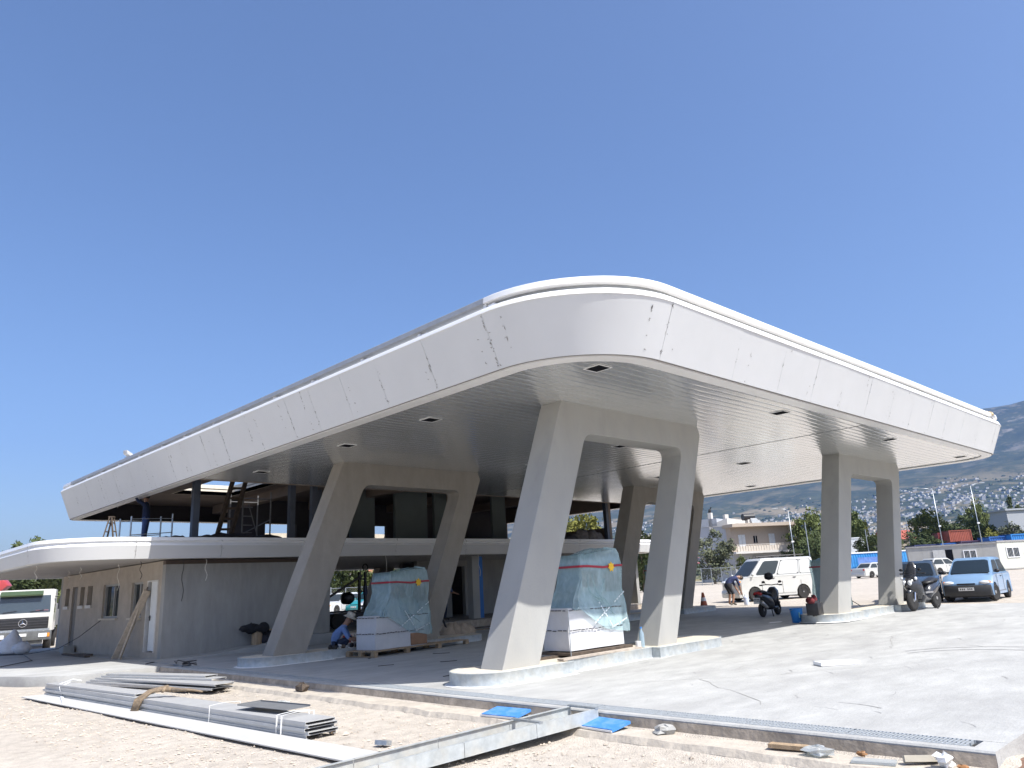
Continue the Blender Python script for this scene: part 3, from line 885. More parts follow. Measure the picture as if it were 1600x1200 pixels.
# cables hanging out of the soffits
def cable(p, n=8, r=0.006, m=None, parent=None, name='hanging_wire'):
    return MB().tube(p, r, 4).build(name, m or M_black, parent)
M_wire = mat('pale_cable', (0.70, 0.68, 0.62), 0.6)
for x, y, L_, mm in ((-4.9, 15.5, .42, M_wire), (-2.75, 15.6, .75, M_wire), (-3.4, 17.0, .35, M_wire), (-2.65, 14.0, .5, M_black), (-3.1, 19.5, .3, M_wire), (-1.25, 12.9, .62, M_wire), (-1.75, 13.26, 1.15, M_black), (4.9, 12.9, 1.7, M_wire), (9.0, 12.8, .8, M_wire)):
    pts = [(x + .03 * math.sin(k * 1.3) + .02 * k / 8, y - .01 * k, 2.65 - L_ * k / 8) for k in range(9)]
    cable(pts, m=mm, parent=bld, r=0.008)
for x, y, L_ in ((-1.9, 19.0, .55), (-0.2, 17, .35), (1.6, 17, .3), (3.5, 14.6, .9)):
    cable([(x + .015 * math.sin(k * 2), y, 5.36 - L_ * k / 6 - .1) for k in range(7)], m=M_wire, parent=canopy, r=.008)
cable([(-2.23, 18.5, 1.08), (-2.6, 19.5, .55), (-2.9, 20.6, .2), (-3.3, 22.5, .02), (-4.5, 24, .02)], parent=bld, r=.012)

# ---------------------------------------------------------------- floodlight on the roof edge
t = thing('floodlight', 'small white floodlight standing on the left edge of the canopy roof', 'floodlight', (-2.35, 16.9, 5.95), R(200))
MB().bar((0, 0, -.05), (0, 0, .16), .05).bar((0, -.12, .16), (0, .12, .16), .03).build('bracket', M_galv, t)
MB().prism([(-.16, .12), (.10, .26), (.12, .38), (-.12, .27)], (0, -.10, 0), (1, 0, 0), (0, 0, 1), (0, .20, 0)).build('lamp_head', mat('lamp_grey_white', (.5, .5, .5), .5), t, bevel=.02)

# ---------------------------------------------------------------- timber leaning on the side wall
tag(MB().bar((-2.72, 15.35, -.01), (-2.26, 14.45, 1.85), 0.20, 0.05, up=(0, 1, 0)).bar((-2.68, 15.05, -.01), (-2.24, 14.55, 1.95), 0.07, 0.05).build('leaning_plank', mat('pale_plank', (0.47, 0.39, 0.30), 0.85, var=0.2, bump=.3, scale=10)), 'pale cement stained plank leaning beside the white door', 'plank')
tag(MB().box((-2.9, 18.6, .03), (.14, 2.6, .05)).box((-2.75, 18.3, .05), (.1, 1.1, .05), .15).build('floor_batten', M_darkwood), 'dark batten lying at the foot of the low side wall', 'batten')
tag(MB().box((-2.45, 21.4, .11), (.35, .5, .24)).build('concrete_block', M_conc, bevel=.02), 'small concrete block below the brown grey door', 'block')

# ---------------------------------------------------------------- ladders and scaffold
def ladder_sides(mb, a, b, w, ax, rungs, r, rr, n=5):
    a, b, ax = Vector(a), Vector(b), Vector(ax)
    for sgn in (-.5, .5):
        mb.bar(a + ax * w * sgn, b + ax * w * sgn, r, r * 1.6)
def ladder(name, label, a, b, w, ax, rungs, mm, r=.06, rr=.05):
    t = thing(name, label, 'ladder', a)
    A, B, ax = Vector((0, 0, 0)), Vector(b) - Vector(a), Vector(ax).normalized()
    for sgn in (-.5, .5):
        MB().bar(A + ax * w * sgn, B + ax * w * sgn, r, r * 1.6).build('side_rail', mm, t)
    for k in range(rungs):
        p = A.lerp(B, (k + .7) / (rungs + .4))
        MB().bar(p - ax * w * .5, p + ax * w * .5, rr).build('rung', mm, t)
    return t
ladder('wooden_ladder', 'dark wooden ladder leaning under the canopy on the upper deck', (0.05, 15.0, 3.09), (0.75, 15.4, 5.3), .42, (1, -.2, 0), 6, M_darkwood, .085, .07)
def step_ladder(label, loc, h, mm, rz=0, steps=4):
    t = thing('step_ladder', label, 'step ladder', loc, rz)
    for sx in (-1, 1):
        for sy in (-1, 1):
            MB().bar((sx * .22 * h, sy * .17 * h, 0), (sx * .025, sy * .09 * h, h), .04 * max(h, .8)).build('leg', mm, t)
        for k in range(steps):
            f = (k + .8) / (steps + .5)
            x = sx * (.22 * h * (1 - f) + .025 * f); w = .17 * h * (1 - f) + .09 * h * f
            MB().bar((x, -w, f * h), (x, w, f * h), .035 * max(h, .8)).build('step', mm, t)
    MB().box((0, 0, h), (.12, .22 * h, .03)).build('top_plate', mm, t)
    return t
step_ladder('small dark step ladder standing near the left end of the low roof', (-3.36, 14.5, 3.08), .85, M_darkwood, R(-40), 3)
step_ladder('pale aluminium step ladder in the shaded shop beside the blue board', (10.4, 14.6, .31), 1.25, M_galv, R(40))
step_ladder('dark folding step ladder holding a pail, half hidden behind the nearest concrete leg', (13.2, 12.0, sz(13.2)), 1.0, M_darkwood, R(60))
tag(MB().lathe([(.11, 0), (.15, .28), (.155, .3)], 14).build('paint_pail', M_galvpaint, smooth=True, auto=40, loc=(13.2, 12.0, 1.11)), 'grey paint pail resting on the dark step ladder', 'pail')
# guard rail scaffold with the roof worker
t = thing('roof_scaffold', 'low steel scaffold with guard rails under the worker on the roof', 'scaffold', (-1.95, 15.9, 3.08), R(4))
for x in (-.62, .62):
    for y in (-.42, .42):
        MB().tube([(x, y, 0), (x, y, .98 + .12 * (x > 0))], .025, 6).build('post', M_galv, t)
for y in (-.45, .45):
    MB().tube([(-.62, y, .9), (.62, y, .95)], .012, 5).build('guard_rail', M_galv, t)
    MB().tube([(-.62, y, .42), (.62, y, .52)], .014, 5).build('guard_rail', M_galv, t)
MB().box((-.1, 0, .30), (.9, .5, .045)).build('platform', M_darkwood, t)
for x in (-.4, .25): MB().tube([(x, -.2, 0), (x, -.2, .3)], .02, 5).tube([(x, .2, 0), (x, .2, .3)], .02, 5).build('platform_leg', M_galv, t)
t = thing('scaffold_tower', 'grey tubular scaffold tower beside the wooden ladder on the upper deck', 'scaffold', (1.55, 16.2, 3.08), 0)
M_dull = mat('dull_scaffold_tube', (.20, .20, .20), .5, metal=.4, var=.2)
for x in (-.5, .5):
    for y in (-.5, .5): MB().tube([(x, y, 0), (x, y, 1.95)], .026, 6).build('post', M_dull, t)
for z in (.3, .55, .8, 1.1, 1.4):
    MB().tube([(-.5, -.5, z), (-.15, -.5, z)], .018, 5).build('rung', M_dull, t)
for z in (.25, 1.7):
    for y in (-.5, .5): MB().tube([(-.5, y, z), (.5, y, z)], .02, 5).build('ledger', M_dull, t)
MB().tube([(-.5, -.5, .5), (.5, -.5, 1.0)], .02, 5).tube([(-.3, -.5, 1.5), (.1, -.5, .3)], .02, 5).build('brace', M_dull, t)
# heaps covered with sheet on the deck
def heap(name, label, cat, loc, dims, mm, n=5, rz=0):
    mb = MB()
    for k in range(n):
        mb.blob(((k / (n - 1) - .5) * dims[0] * .8, random.uniform(-.1, .1), dims[2] * .3), (dims[0] * random.uniform(.27, .36), dims[1] * random.uniform(.4, .55), dims[2] * random.uniform(.42, .78)), 12, 7, jit=.16)
    o = mb.build(name, mm, smooth=True, loc=loc, rotz=rz)
    return tag(o, label, cat)
M_sheet = mat('dark_tarpaulin', (0.06, 0.055, 0.055), 0.7, var=0.3, bump=.4, bscale=9)
heap('sheeted_heap', 'dark sheeted heap at the foot of the roof worker scaffold', 'covered heap', (-1.0, 15.4, 3.08), (1.3, .7, .42), M_sheet)
heap('sheeted_heap', 'brown sheeted heap on the deck next to the steel column', 'covered heap', (-.45, 14.9, 3.08), (1.1, .6, .38), mat('brown_tarpaulin', (0.16, 0.125, 0.10), 0.8, var=0.2))
heap('sheeted_heap', 'long low black sheeted heap at the foot of the wooden ladder', 'covered heap', (.6, 14.7, 3.08), (2.4, .7, .40), M_sheet, 7)
heap('rubble_sack', 'grey lumpy rubble sacks on the deck by the end opening', 'sack', (16.2, 13.6, 3.08), (1.5, .6, .62), mat('grey_sack', (0.17, 0.155, 0.14), 0.9, var=0.3, bump=.5, bscale=12), 6)
heap('rubble_sack', 'flat dark pile of offcuts on the deck left of the lumpy sacks', 'offcuts', (14.3, 13.4, 3.08), (1.9, .5, .36), M_sheet, 5)

# ---------------------------------------------------------------- wrapped fuel dispensers
def film_material():
    m = bpy.data.materials.new('bluish_plastic_film'); m.use_nodes = True
    nt = m.node_tree; N, L = nt.nodes, nt.links
    b = N['Principled BSDF']
    tc = N.new('ShaderNodeTexCoord')
    mp = N.new('ShaderNodeMapping'); mp.inputs['Scale'].default_value = (2.4, 2.4, 1.3); mp.inputs['Rotation'].default_value = (.5, .3, .2)
    L.new(tc.outputs['Object'], mp.inputs['Vector'])
    n = N.new('ShaderNodeTexNoise'); n.inputs['Scale'].default_value = 4.5; n.inputs['Detail'].default_value = 5; n.inputs['Distortion'].default_value = .6
    L.new(mp.outputs['Vector'], n.inputs['Vector'])
    r = N.new('ShaderNodeValToRGB')
    r.color_ramp.elements[0].position = .3; r.color_ramp.elements[1].position = .7
    r.color_ramp.elements[0].color = (0.46, 0.62, 0.64, 1); r.color_ramp.elements[1].color = (0.58, 0.73, 0.75, 1)
    L.new(n.outputs['Fac'], r.inputs['Fac'])
    L.new(r.outputs['Color'], b.inputs['Base Color'])
    b.inputs['Roughness'].default_value = .16
    b.inputs['Specular IOR Level'].default_value = .6
    vo = N.new('ShaderNodeTexVoronoi'); vo.inputs['Scale'].default_value = 3.2; vo.feature = 'F1'
    mp2 = N.new('ShaderNodeMapping'); mp2.inputs['Scale'].default_value = (1.6, 1.6, .9); mp2.inputs['Rotation'].default_value = (.5, .6, .3)
    L.new(tc.outputs['Object'], mp2.inputs['Vector']); L.new(mp2.outputs['Vector'], vo.inputs['Vector'])
    bp = N.new('ShaderNodeBump'); bp.inputs['Strength'].default_value = .4; bp.inputs['Distance'].default_value = .03
    L.new(vo.outputs['Distance'], bp.inputs['Height']); L.new(bp.outputs['Normal'], b.inputs['Normal'])
    tr = N.new('ShaderNodeBsdfTransparent'); tr.inputs['Color'].default_value = (.84, .95, .96, 1)
    mr = N.new('ShaderNodeMapRange'); mr.inputs['From Min'].default_value = .25; mr.inputs['From Max'].default_value = .75; mr.inputs['To Min'].default_value = .60; mr.inputs['To Max'].default_value = .54
    L.new(n.outputs['Fac'], mr.inputs['Value'])
    mx = N.new('ShaderNodeMixShader'); L.new(mr.outputs['Result'], mx.inputs['Fac'])
    L.new(b.outputs['BSDF'], mx.inputs[1]); L.new(tr.outputs['BSDF'], mx.inputs[2])
    L.new(mx.outputs['Shader'], N['Material Output'].inputs['Surface'])
    return m
M_film = film_material()
M_fold = M_film
M_wrap = mat('white_woven_wrap', (0.60, 0.60, 0.605), 0.55, var=0.05, scale=4, bump=.5, bscale=5)
M_cab = mat('grey_dispenser_cabinet', (0.30, 0.36, 0.39), 0.5, var=0.15, scale=3)
M_tape = mat('red_tape', (0.33, 0.012, 0.03), 0.4, var=0.1)
M_star = mat('yellow_tag', (0.85, 0.50, 0.02), 0.5, var=0.1)
def dispenser(label, loc, rz, box=True, group='wrapped fuel dispensers', pyramid=True, w=1.45, seed=1):
    """x along the island, front towards -y"""
    rnd = random.Random(seed)
    t = thing('wrapped_dispenser', label, 'fuel dispenser', loc, rz, group)
    d = .62
    if box:
        mb = MB()
        # soft edged white pack at the left, its wrap slightly slack
        rings = []
        for z in (0, .02, .2, .34, .36, .5, .66, .69, .71):
            k = .02 * math.sin(z * 9) + (.012 if .3 < z < .4 else 0)
            e = .03 if z > .7 else 0
            ring = []
            for (x, y) in ((0, 0), (.35, -.012), (.7, .006), (1.1, -.01), (1.5, 0), (1.5, d), (.7, d + .01), (0, d), (-.01, d * .5)):
                ring.append((x + (e if x <= 0 else -e) + k * .5 * (1 if x > .7 else -1), y + (e if y < .1 else -e) + (k if y < .1 else -k) * .4, z))
            rings.append(ring)
        MB().loft(rings).build('white_wrap', M_wrap, t, smooth=True, auto=30)
        st = MB()
        for z in (.335, .675):
            x = 0.0
            while x < 1.45:
                L_ = rnd.uniform(.04, .10)
                st.box((x + L_ / 2, -.028, z + rnd.uniform(-.006, .006)), (L_, .008, .016))
                x += L_ + rnd.uniform(.01, .04)
            y = 0.03
            while y < d - .08:
                L_ = rnd.uniform(.05, .10)
                st.box((-.028, y + L_ / 2, z + rnd.uniform(-.006, .006)), (.008, L_, .016)); y += L_ + rnd.uniform(.01, .04)
        st.build('strap_print', mat('dark_strap_print', (0.06, 0.06, 0.07), 0.6, var=.3), t)['kind'] = 'stuff'
    # the cabinet seen dimly through the film
    cx = 1.02
    cab = MB().box((cx, d / 2, .86), (1.10, d * .8, 1.46)).box((cx, d / 2, 1.48), (1.14, d * .86, .16))
    cab.build('cabinet', M_cab, t, bevel=.015)
    for k in range(4): MB().box((cx + .12 + k * .12, .045, 1.12), (.05, .05, .34)).build('nozzle_slot', M_black, t)
    MB().box((cx - .3, .05, 1.2), (.4, .03, .28)).build('display_panel', M_black, t)
    # film: belt, waist and flared skirt with folds
    nseg = 72
    prof = [(1.72, .93, .92, 0), (1.64, 1.0, 1.0, .01), (1.45, 1.05, 1.06, .012), (1.37, 1.06, 1.1, .008), (1.20, 1.04, 1.04, .03), (1.02, 1.02, .99, .045), (.86, 1.06, 1.03, .05), (.70, 1.10, 1.08, .055), (.52, 1.10, 1.12, .05), (.34, 1.14, 1.16, .045), (.22, 1.12, 1.16, .04)]
    rings = []
    ph = [rnd.uniform(0, 6.28) for _ in range(6)]
    for i, (z, sx_, sy_, am) in enumerate(prof):
        ring = []
        for k in range(nseg):
            a = 2 * math.pi * k / nseg
            c, s_ = math.cos(a), math.sin(a)
            e = 0.11
            x = math.copysign(abs(c) ** e, c) * .58 * sx_
            y = math.copysign(abs(s_) ** e, s_) * .30 * sy_
            f = am * .30 * (math.sin(a * 7 + ph[0] + z * 4 + .8 * math.sin(a * 3)) + .5 * math.sin(a * 13 + ph[1] - z * 6) + .2 * math.sin(a * 23 + ph[2] + z * 9))
            zz = z
            if i == 0:      # peaked top: higher at the right, sloping away to the left
                zz = z - (.16 * clamp(-x / .58 + .15, 0, 1.2) if pyramid else 0) + .012 * math.sin(a * 5 + ph[3])
            left = clamp((-x + .1) / .6)
            if box and z < 1.2: x -= left * .25 * clamp((1.2 - z) / .5)
            if box and z < .75: zz = max(zz, .70 - .05 * clamp((.75 - z))) * left + zz * (1 - left)
            if box and z < .75: y -= .05 * left
            ring.append((cx + x + c * f, d / 2 + y + s_ * f, zz + .01 * math.sin(a * 13 + ph[4])))
        rings.append(ring)
    top = rings[0]
    mb = MB(); mb.loft(rings, True, False)
    n0 = len(mb.v)
    mid = [((p[0] - cx) * .55 + cx + .04, (p[1] - d / 2) * .5 + d / 2, p[2] + .035) for p in top]
    mb.loft([top, mid], True, False)
    mb.add(mid, [tuple(range(nseg))])
    mb.build('plastic_film', M_film, t, smooth=True)
    tp = MB(); r2 = []
    for z in (1.40, 1.44):
        ring = []
        for k in range(nseg):
            a = 2 * math.pi * k / nseg
            c, s_ = math.cos(a), math.sin(a)
            x = math.copysign(abs(c) ** .16, c) * .58 * 1.075; y = math.copysign(abs(s_) ** .16, s_) * .30 * 1.13
            ring.append((cx + x + .01 * c, d / 2 + y + .012 * s_, z - .03 * math.exp(-((x + .05) / .18) ** 2) * (1 if s_ < 0 else 0)))
        r2.append(ring)
    tp.loft(r2, True, False).build('red_tape', M_tape, t, smooth=True)
    stp = []
    for k in range(14):
        rr = .095 if k % 2 == 0 else .06
        stp.append((rr * math.sin(2 * math.pi * k / 14), rr * math.cos(2 * math.pi * k / 14)))
    MB().prism(stp, (cx + .22, -.045, 1.395), (1, 0, 0), (0, 0, 1), (0, -.012, 0)).build('star_tag', M_star, t)
    # gathered folds radiating over the front of the film
    def front_y(z):
        for (z0, a0, s0, m0), (z1, a1, s1, m1) in zip(prof[:-1], prof[1:]):
            if z1 <= z <= z0: return d / 2 - .30 * (s1 + (s0 - s1) * (z - z1) / (z0 - z1))
        return 0
    gx_, gz_ = cx - .28, 1.02
    for k in range(11):
        gx_, gz_ = cx + rnd.uniform(-.42, .05), rnd.uniform(.80, 1.15)
        a_ = rnd.uniform(-1.3, -.3) if k < 7 else rnd.uniform(1.2, 2.0)
        L_ = rnd.uniform(.2, .5)
        fm = MB(); pts_ = []
        for j in range(6):
            f = j / 5
            x = gx_ + L_ * f * math.cos(a_) + .03 * math.sin(f * 4 + k); z = gz_ + L_ * f * math.sin(a_)
            x = clamp(x, cx - .52, cx + .54); z = clamp(z, .40, 1.36)
            pts_.append((x, z, .016 * math.sin(math.pi * min(1, f + .08)) + .003))
        ring_ = []
        for x, z, h_ in pts_:
            y = front_y(z); px_, pz_ = -math.sin(a_) * h_ * .8, math.cos(a_) * h_ * .8
            ring_.append([(x - px_, y - .004, z - pz_), (x, y - .012 - h_, z), (x + px_, y - .004, z + pz_)])
        fm.loft(ring_, False, False).build('film_fold', M_fold, t, smooth=True)
    # crossed strap marks on the film
    sp = MB()
    for a, b in (((.62, .42), (1.55, .95)), ((.78, .78), (1.15, .30)), ((1.1, .32), (1.55, .46))):
        for k in range(14):
            if rnd.random() < .25: continue
            f0, f1 = k / 14, (k + .7) / 14
            p0 = Vector((a[0] + (b[0] - a[0]) * f0, -.075, a[1] + (b[1] - a[1]) * f0)); p1 = Vector((a[0] + (b[0] - a[0]) * f1, -.075, a[1] + (b[1] - a[1]) * f1))
            sp.bar(p0, p1, .006, .02)
    sp.build('strap', mat('pale_strap', (0.68, 0.72, 0.73), .5, var=.2), t)['kind'] = 'stuff'
    return t
def pallet(label, loc, rz, L_=1.9, w=.8):
    t = thing('timber_pallet', label, 'pallet', loc, rz)
    n = 7
    for k in range(n):
        MB().box((0 + L_ / 2, w * (k + .5) / n, .125), (L_, w / n * .78, .02)).build('deck_board', M_wood, t)
    for x in (.06, L_ / 3, 2 * L_ / 3, L_ - .06):
        for y in (.06, w / 2, w - .06): MB().box((x, y, .065), (.13, .10, .09)).build('block', M_wood, t)
        MB().box((x, w / 2, .012), (.12, w, .018)).build('bottom_board', M_wood, t)
    return t
dispenser('tall wrapped dispenser with white pack on the island of the nearest concrete frame', (0.02, .22, .30), 0, seed=3)
tag(MB().box((0.8, .5, .255), (1.7, .75, .045)).box((.55, .5, .215), (2.1, .1, .04)).build('packing_board', M_darkwood), 'dark timber packing under the nearest wrapped dispenser', 'packing timber')
pallet('long timber pallet under the wrapped dispenser by the squatting man', (0.15, 6.45, sz(.5)), R(8), 3.3, 1.0)
d2 = dispenser('wrapped dispenser on a timber pallet beside the squatting man', (0.35, 6.68, .145), R(8), seed=8)
d2.scale = (1.12, 1.1, 1.08)
tag(MB().box((1.72, 7.05, .30), (.55, .4, .28), R(8)).build('cardboard_box', mat('brown_cardboard', (0.30, 0.17, 0.10), .8, var=.12), bevel=.006), 'brown cardboard box on the pallet under the plastic film', 'cardboard box')
dispenser('wrapped dispenser mostly hidden behind the left leg of the far right frame', (12.75, 1.32, sz(12.6) + .0), 0, box=False, seed=11)
dispenser('small looking wrapped dispenser behind the right leg of the nearest frame', (13.1, 7.9, sz(13) + .2), 0, box=False, seed=14)

# ---------------------------------------------------------------- clutter under the canopy
t = thing('blue_bucket', 'bright blue plastic bucket standing on the concrete by the right island', 'bucket', (10.15, 1.07, sz(10.1)))
MB().lathe([(.13, 0), (.135, .01), (.165, .34), (.175, .34), (.178, .37), (.165, .37), (.13, .05)], 20).build('pail', mat('blue_plastic', (0.02, 0.22, 0.62), .45, var=.1), t, smooth=True, auto=40)
MB().tube([(.175 * math.cos(a), .175 * math.sin(a), .35 - .06 * math.sin(a)) for a in [math.pi * k / 10 for k in range(11)]], .006, 5).build('handle', M_galv, t)
MB().box((-.1, -.115, .2), (.10, .02, .14), R(40)).build('paper_label', mat('faded_label', (.25, .5, .55), .7, var=.4, scale=12), t)
t = thing('traffic_cone', 'worn orange traffic cone with a dark base left of the bending man', 'traffic cone', (17.9, 8.9, sz(17.9)))
MB().lathe([(.16, .03), (.045, .62), (.03, .62)], 14).build('cone_body', mat('worn_orange', (0.36, 0.10, 0.05), .7, var=.3, scale=8), t, smooth=True, auto=50)
MB().box((0, 0, .02), (.5, .5, .04)).build('base', M_black, t, bevel=.01)
MB().lathe([(.115, .28), (.085, .42), (.086, .42), (.116, .28)], 14).build('reflective_band', M_white, t)
# black jacket draped over a board on a stub
t = thing('offcut_stool', 'round wooden stub with a board across it by the ramp', 'stool', (.40, 12.95, .165))
MB().lathe([(.15, 0), (.15, .36), (.14, .37)], 14).build('stub', M_wood, t, smooth=True, auto=40)
MB().box((.05, 0, .395), (.8, .16, .03), R(-20)).build('board', M_wood, t)
heap('black_jacket', 'black jacket dropped over the board on the wooden stub', 'jacket', (.30, 12.93, .57), (.62, .3, .20), mat('black_cloth', (0.015, 0.015, 0.018), .9, var=.3), 4, R(-15))
heap('tool_bag', 'dark tool bag on the ground behind the wooden stub', 'bag', (.78, 13.0, .2), (.5, .3, .3), mat('dark_bag_cloth', (0.03, 0.03, 0.04), .9, var=.3), 4)
t = thing('black_holdall', 'black holdall leaning on the left leg of the far right frame', 'bag', (9.75, .35, .28), R(10))
MB().blob((0, 0, .2), (.26, .18, .22), 12, 7, jit=.08).box((0, 0, .17), (.48, .3, .3)).build('bag_body', M_black, t, bevel=.04)
MB().tube([(-.15, 0, .38), (-.1, 0, .52), (.1, 0, .52), (.15, 0, .38)], .015, 5).build('strap', M_black, t)
heap('red_cloth', 'dark red cloth lying on top of the black holdall', 'cloth', (9.66, .42, .60), (.26, .2, .2), mat('dark_red_cloth', (0.13, 0.016, 0.02), .85, var=.3), 3)
tag(MB().tube([(15.9, 1.55, sz(15.9)), (14.9, 2.35, .98)], .012, 6).build('leaning_rod', M_darkwood), 'thin dark rod leaning between the legs of the far right frame', 'rod')
tag(MB().tube([(13.5, 1.9, .125), (16.8, 1.35, .15)], .02, 6).build('floor_pipe', M_black), 'dark pipe lying on the ground behind the far right frame', 'pipe')
# cement bags, hoist and sundries behind the shaded frame
cols = mat('cement_bag_paper', (0.60, 0.54, 0.48), .8, var=.08); stripe = mat('cement_bag_red', (0.40, 0.09, 0.07), .8)
for k, (x, y, z, a) in enumerate(((2.2, 11.2, .02, .2), (2.75, 11.5, .02, -.1), (2.3, 11.3, .17, .1), (2.85, 11.45, .17, .3))):
    t = thing('cement_bag', ('lower left paper cement bag with red print behind the shaded concrete leg', 'lower right paper cement bag with red print behind the shaded concrete leg', 'upper left paper cement bag stacked behind the shaded concrete leg', 'upper right paper cement bag stacked behind the shaded concrete leg')[k], 'cement bag', (x, y, z), a, 'stacked cement bags')
    MB().box((0, 0, .08), (.55, .36, .14)).build('sack', cols, t, bevel=.05, seg=3)
    MB().box((0, -.182, .09), (.34, .006, .06)).build('print_band', stripe, t)
t = thing('material_hoist', 'black steel hoist with mast and hook in the open passage', 'hoist', (5.2, 15.0, .31), R(5))
for x in (0, .26): MB().box((x, 0, .95), (.08, .08, 1.9)).build('mast', M_black, t)
for z in (.7, 1.2, 1.65): MB().box((.13, 0, z), (.2, .05, .05)).build('cross_piece', M_black, t)
MB().tube([(.26 + .11 * math.sin(a), 0, 2.06 - .11 * math.cos(a)) for a in [2 * math.pi * k / 14 for k in range(14)]], .022, 6).build('ring', M_black, t)
MB().bar((-1.7, .1, .85), (.1, 0, 1.75), .07).build('jib', M_black, t)
MB().lathe([(.05, -.22), (.20, -.16), (.22, .08), (.14, .22)], 16, o=(-.45, .1, 1.0), axis='X').build('drum', M_black, t, smooth=True)
MB().box((-.6, .1, .30), (1.9, .7, .40)).box((-.5, .1, .56), (1.8, .5, .05)).build('chassis', M_black, t)
MB().box((.22, -.06, 1.25), (.14, .1, .32)).build('pulley_block', mat('navy_cast', (.02, .03, .08), .6), t, bevel=.02)
for y in (-.35, .55): MB().lathe([(.05, -.06), (.26, -.06), (.26, .06), (.05, .06)], 16, o=(-1.2, y, .26), axis='Y').build('wheel', M_rubber, t)
tag(MB().box((7.4, 13.6, .42), (.3, .3, .22)).build('rubble_pile', M_conc), 'small concrete rubble block beside the rear of the passage', 'rubble')
for nme, lab, cat, bb, mm in (
    ('floor_plank', 'long grey plank lying along the shop floor edge', 'plank', ((8.4, 11.9, .06), (5.5, .22, .05), .04), M_darkwood),
    ('floor_plank', 'shorter pale plank lying in front of the shop floor', 'plank', ((7.0, 11.1, .05), (3.2, .2, .05), -.06), M_wood),
    ('floor_plank', 'dark scaffold plank lying nearest the wrapped pallet', 'plank', ((9.6, 10.6, .08), (4.2, .25, .06), .02), M_darkwood)):
    tag(MB().box(bb[0], bb[1], bb[2]).build(nme, mm), lab, cat)
heap('beige_sack', 'beige half empty sack beside the wrapped dispenser in shade', 'sack', (4.25, 8.3, sz(4)), (.75, .4, .5), mat('beige_sackcloth', (.36, .29, .22), .9, var=.2), 4)
tag(MB().bar((3.9, 8.2, 0), (3.65, 8.5, .95), .05).build('propped_iron', M_black), 'black iron bar propped behind the wrapped dispenser in shade', 'iron bar')
t = thing('white_trestle', 'small white plastic stand on the shaded concrete', 'stand', (5.9, 8.6, sz(5.9)))
MB().box((0, 0, .25), (.1, .06, .5)).build('post', M_white, t); MB().box((0, 0, .03), (.22, .3, .05)).build('foot', M_white, t)
# island 1 sundries
t = thing('water_bottle', 'clear blue capped water bottle standing by the right leg of the nearest frame', 'bottle', (1.93, .12, .2))
MB().lathe([(.05, 0), (.05, .24), (.02, .31), (.02, .34)], 12).build('bottle_body', glass_mat('bottle_plastic', (.5, .65, .75), .1, .5), t, smooth=True, auto=40)
MB().lathe([(.022, .34), (.022, .365)], 10).build('cap', mat('blue_cap', (.03, .2, .6), .4), t)
tag(MB().lathe([(.05, 0), (.055, .13), (.05, .13), (.045, .02)], 14).build('paper_cup', M_plate, smooth=True, auto=40, loc=(1.72, .05, .2)), 'white paper cup next to the water bottle on the island', 'cup')
tag(MB().box((.6, -.0, .222), (2.2, .14, .03), .02).build('island_plank', mat('pale_grey_board', (.42, .36, .3), .85, var=.2)), 'grey board lying along the front of the nearest island', 'board')
tag(MB().tube([(-.15, .05, .2), (-.15, .05, 1.0)], .008, 5).build('thin_rod', M_galv), 'thin upright rod in front of the nearest white pack', 'rod')
# loose bits on the slab
tag(MB().box((1.95, -3.55, .045), (.28, .62, .05), R(50)).build('foam_offcut', M_white), 'white foam offcut alone on the sunlit concrete', 'foam offcut')
t = thing('spilled_paint', 'small white paint spill on the shaded concrete by the bucket', 'paint spill', (0, 0, 0))
MB().prism([(10.2 + .35 * math.cos(a) * random.uniform(.6, 1.1), 1.75 + .16 * math.sin(a) * random.uniform(.6, 1.1)) for a in [2 * math.pi * k / 12 for k in range(12)]], (0, 0, sz(10.2) + .004), (1, 0, 0), (0, 1, 0), (0, 0, .004)).build('paint_film', M_plate, t)
# ---------------------------------------------------------------- building materials lying in the foreground
G = -0.205
ORD = ('bottom', 'second', 'third', 'fourth', 'fifth', 'sixth', 'topmost')
M_pan = mat('grey_folded_sheet', (0.47, 0.47, 0.46), 0.42, var=0.06, scale=3, metal=.15)
M_pan2 = mat('grey_flat_sheet', (0.53, 0.525, 0.50), 0.5, var=0.05, scale=2)
def trim_panel(L_, w, lip, t=.006):
    """folded sheet: flat top with turned down and returned edges, along y"""
    p = [(-w / 2, 0), (-w / 2, -lip), (-w / 2 + .03, -lip), (-w / 2 + .03, -lip + t), (-w / 2 + t, -lip + t), (-w / 2 + t, -t), (w / 2 - t, -t), (w / 2 - t, -lip + t), (w / 2 - .03, -lip + t), (w / 2 - .03, -lip), (w / 2, -lip), (w / 2, 0)]
    return MB().prism(p, (0, 0, 0), (1, 0, 0), (0, 0, 1), (0, L_, 0))
a, b = Vector((-5.03, -0.25)), Vector((-5.62, 9.33))
dv = (b - a); ang = math.atan2(-dv.x, dv.y)
for k in range(5):
    L_ = dv.length - (.1, .0, .05, .02, .12)[k]
    o = trim_panel(L_, .42, .036).build('folded_panel', M_pan, loc=(a.x + (.0, .015, -.012, .01, -.006)[k], a.y + (.03, .0, .05, .01, .04)[k], G + .05 + .037 * k), rotz=ang + (.001, -.001, .0015, 0, -.001)[k])
    tag(o, 'long folded grey panel, %s in the strapped foreground stack' % ORD[k], 'metal panel', 'folded panels in the strapped stack')
tag(trim_panel(4.2, .34, .03).build('folded_panel', M_pan, loc=(-5.33, 5.0, G + .05 + .037 * 5), rotz=ang + .02), 'short grey panel on top of the far half of the strapped stack', 'metal panel', 'folded panels in the strapped stack')
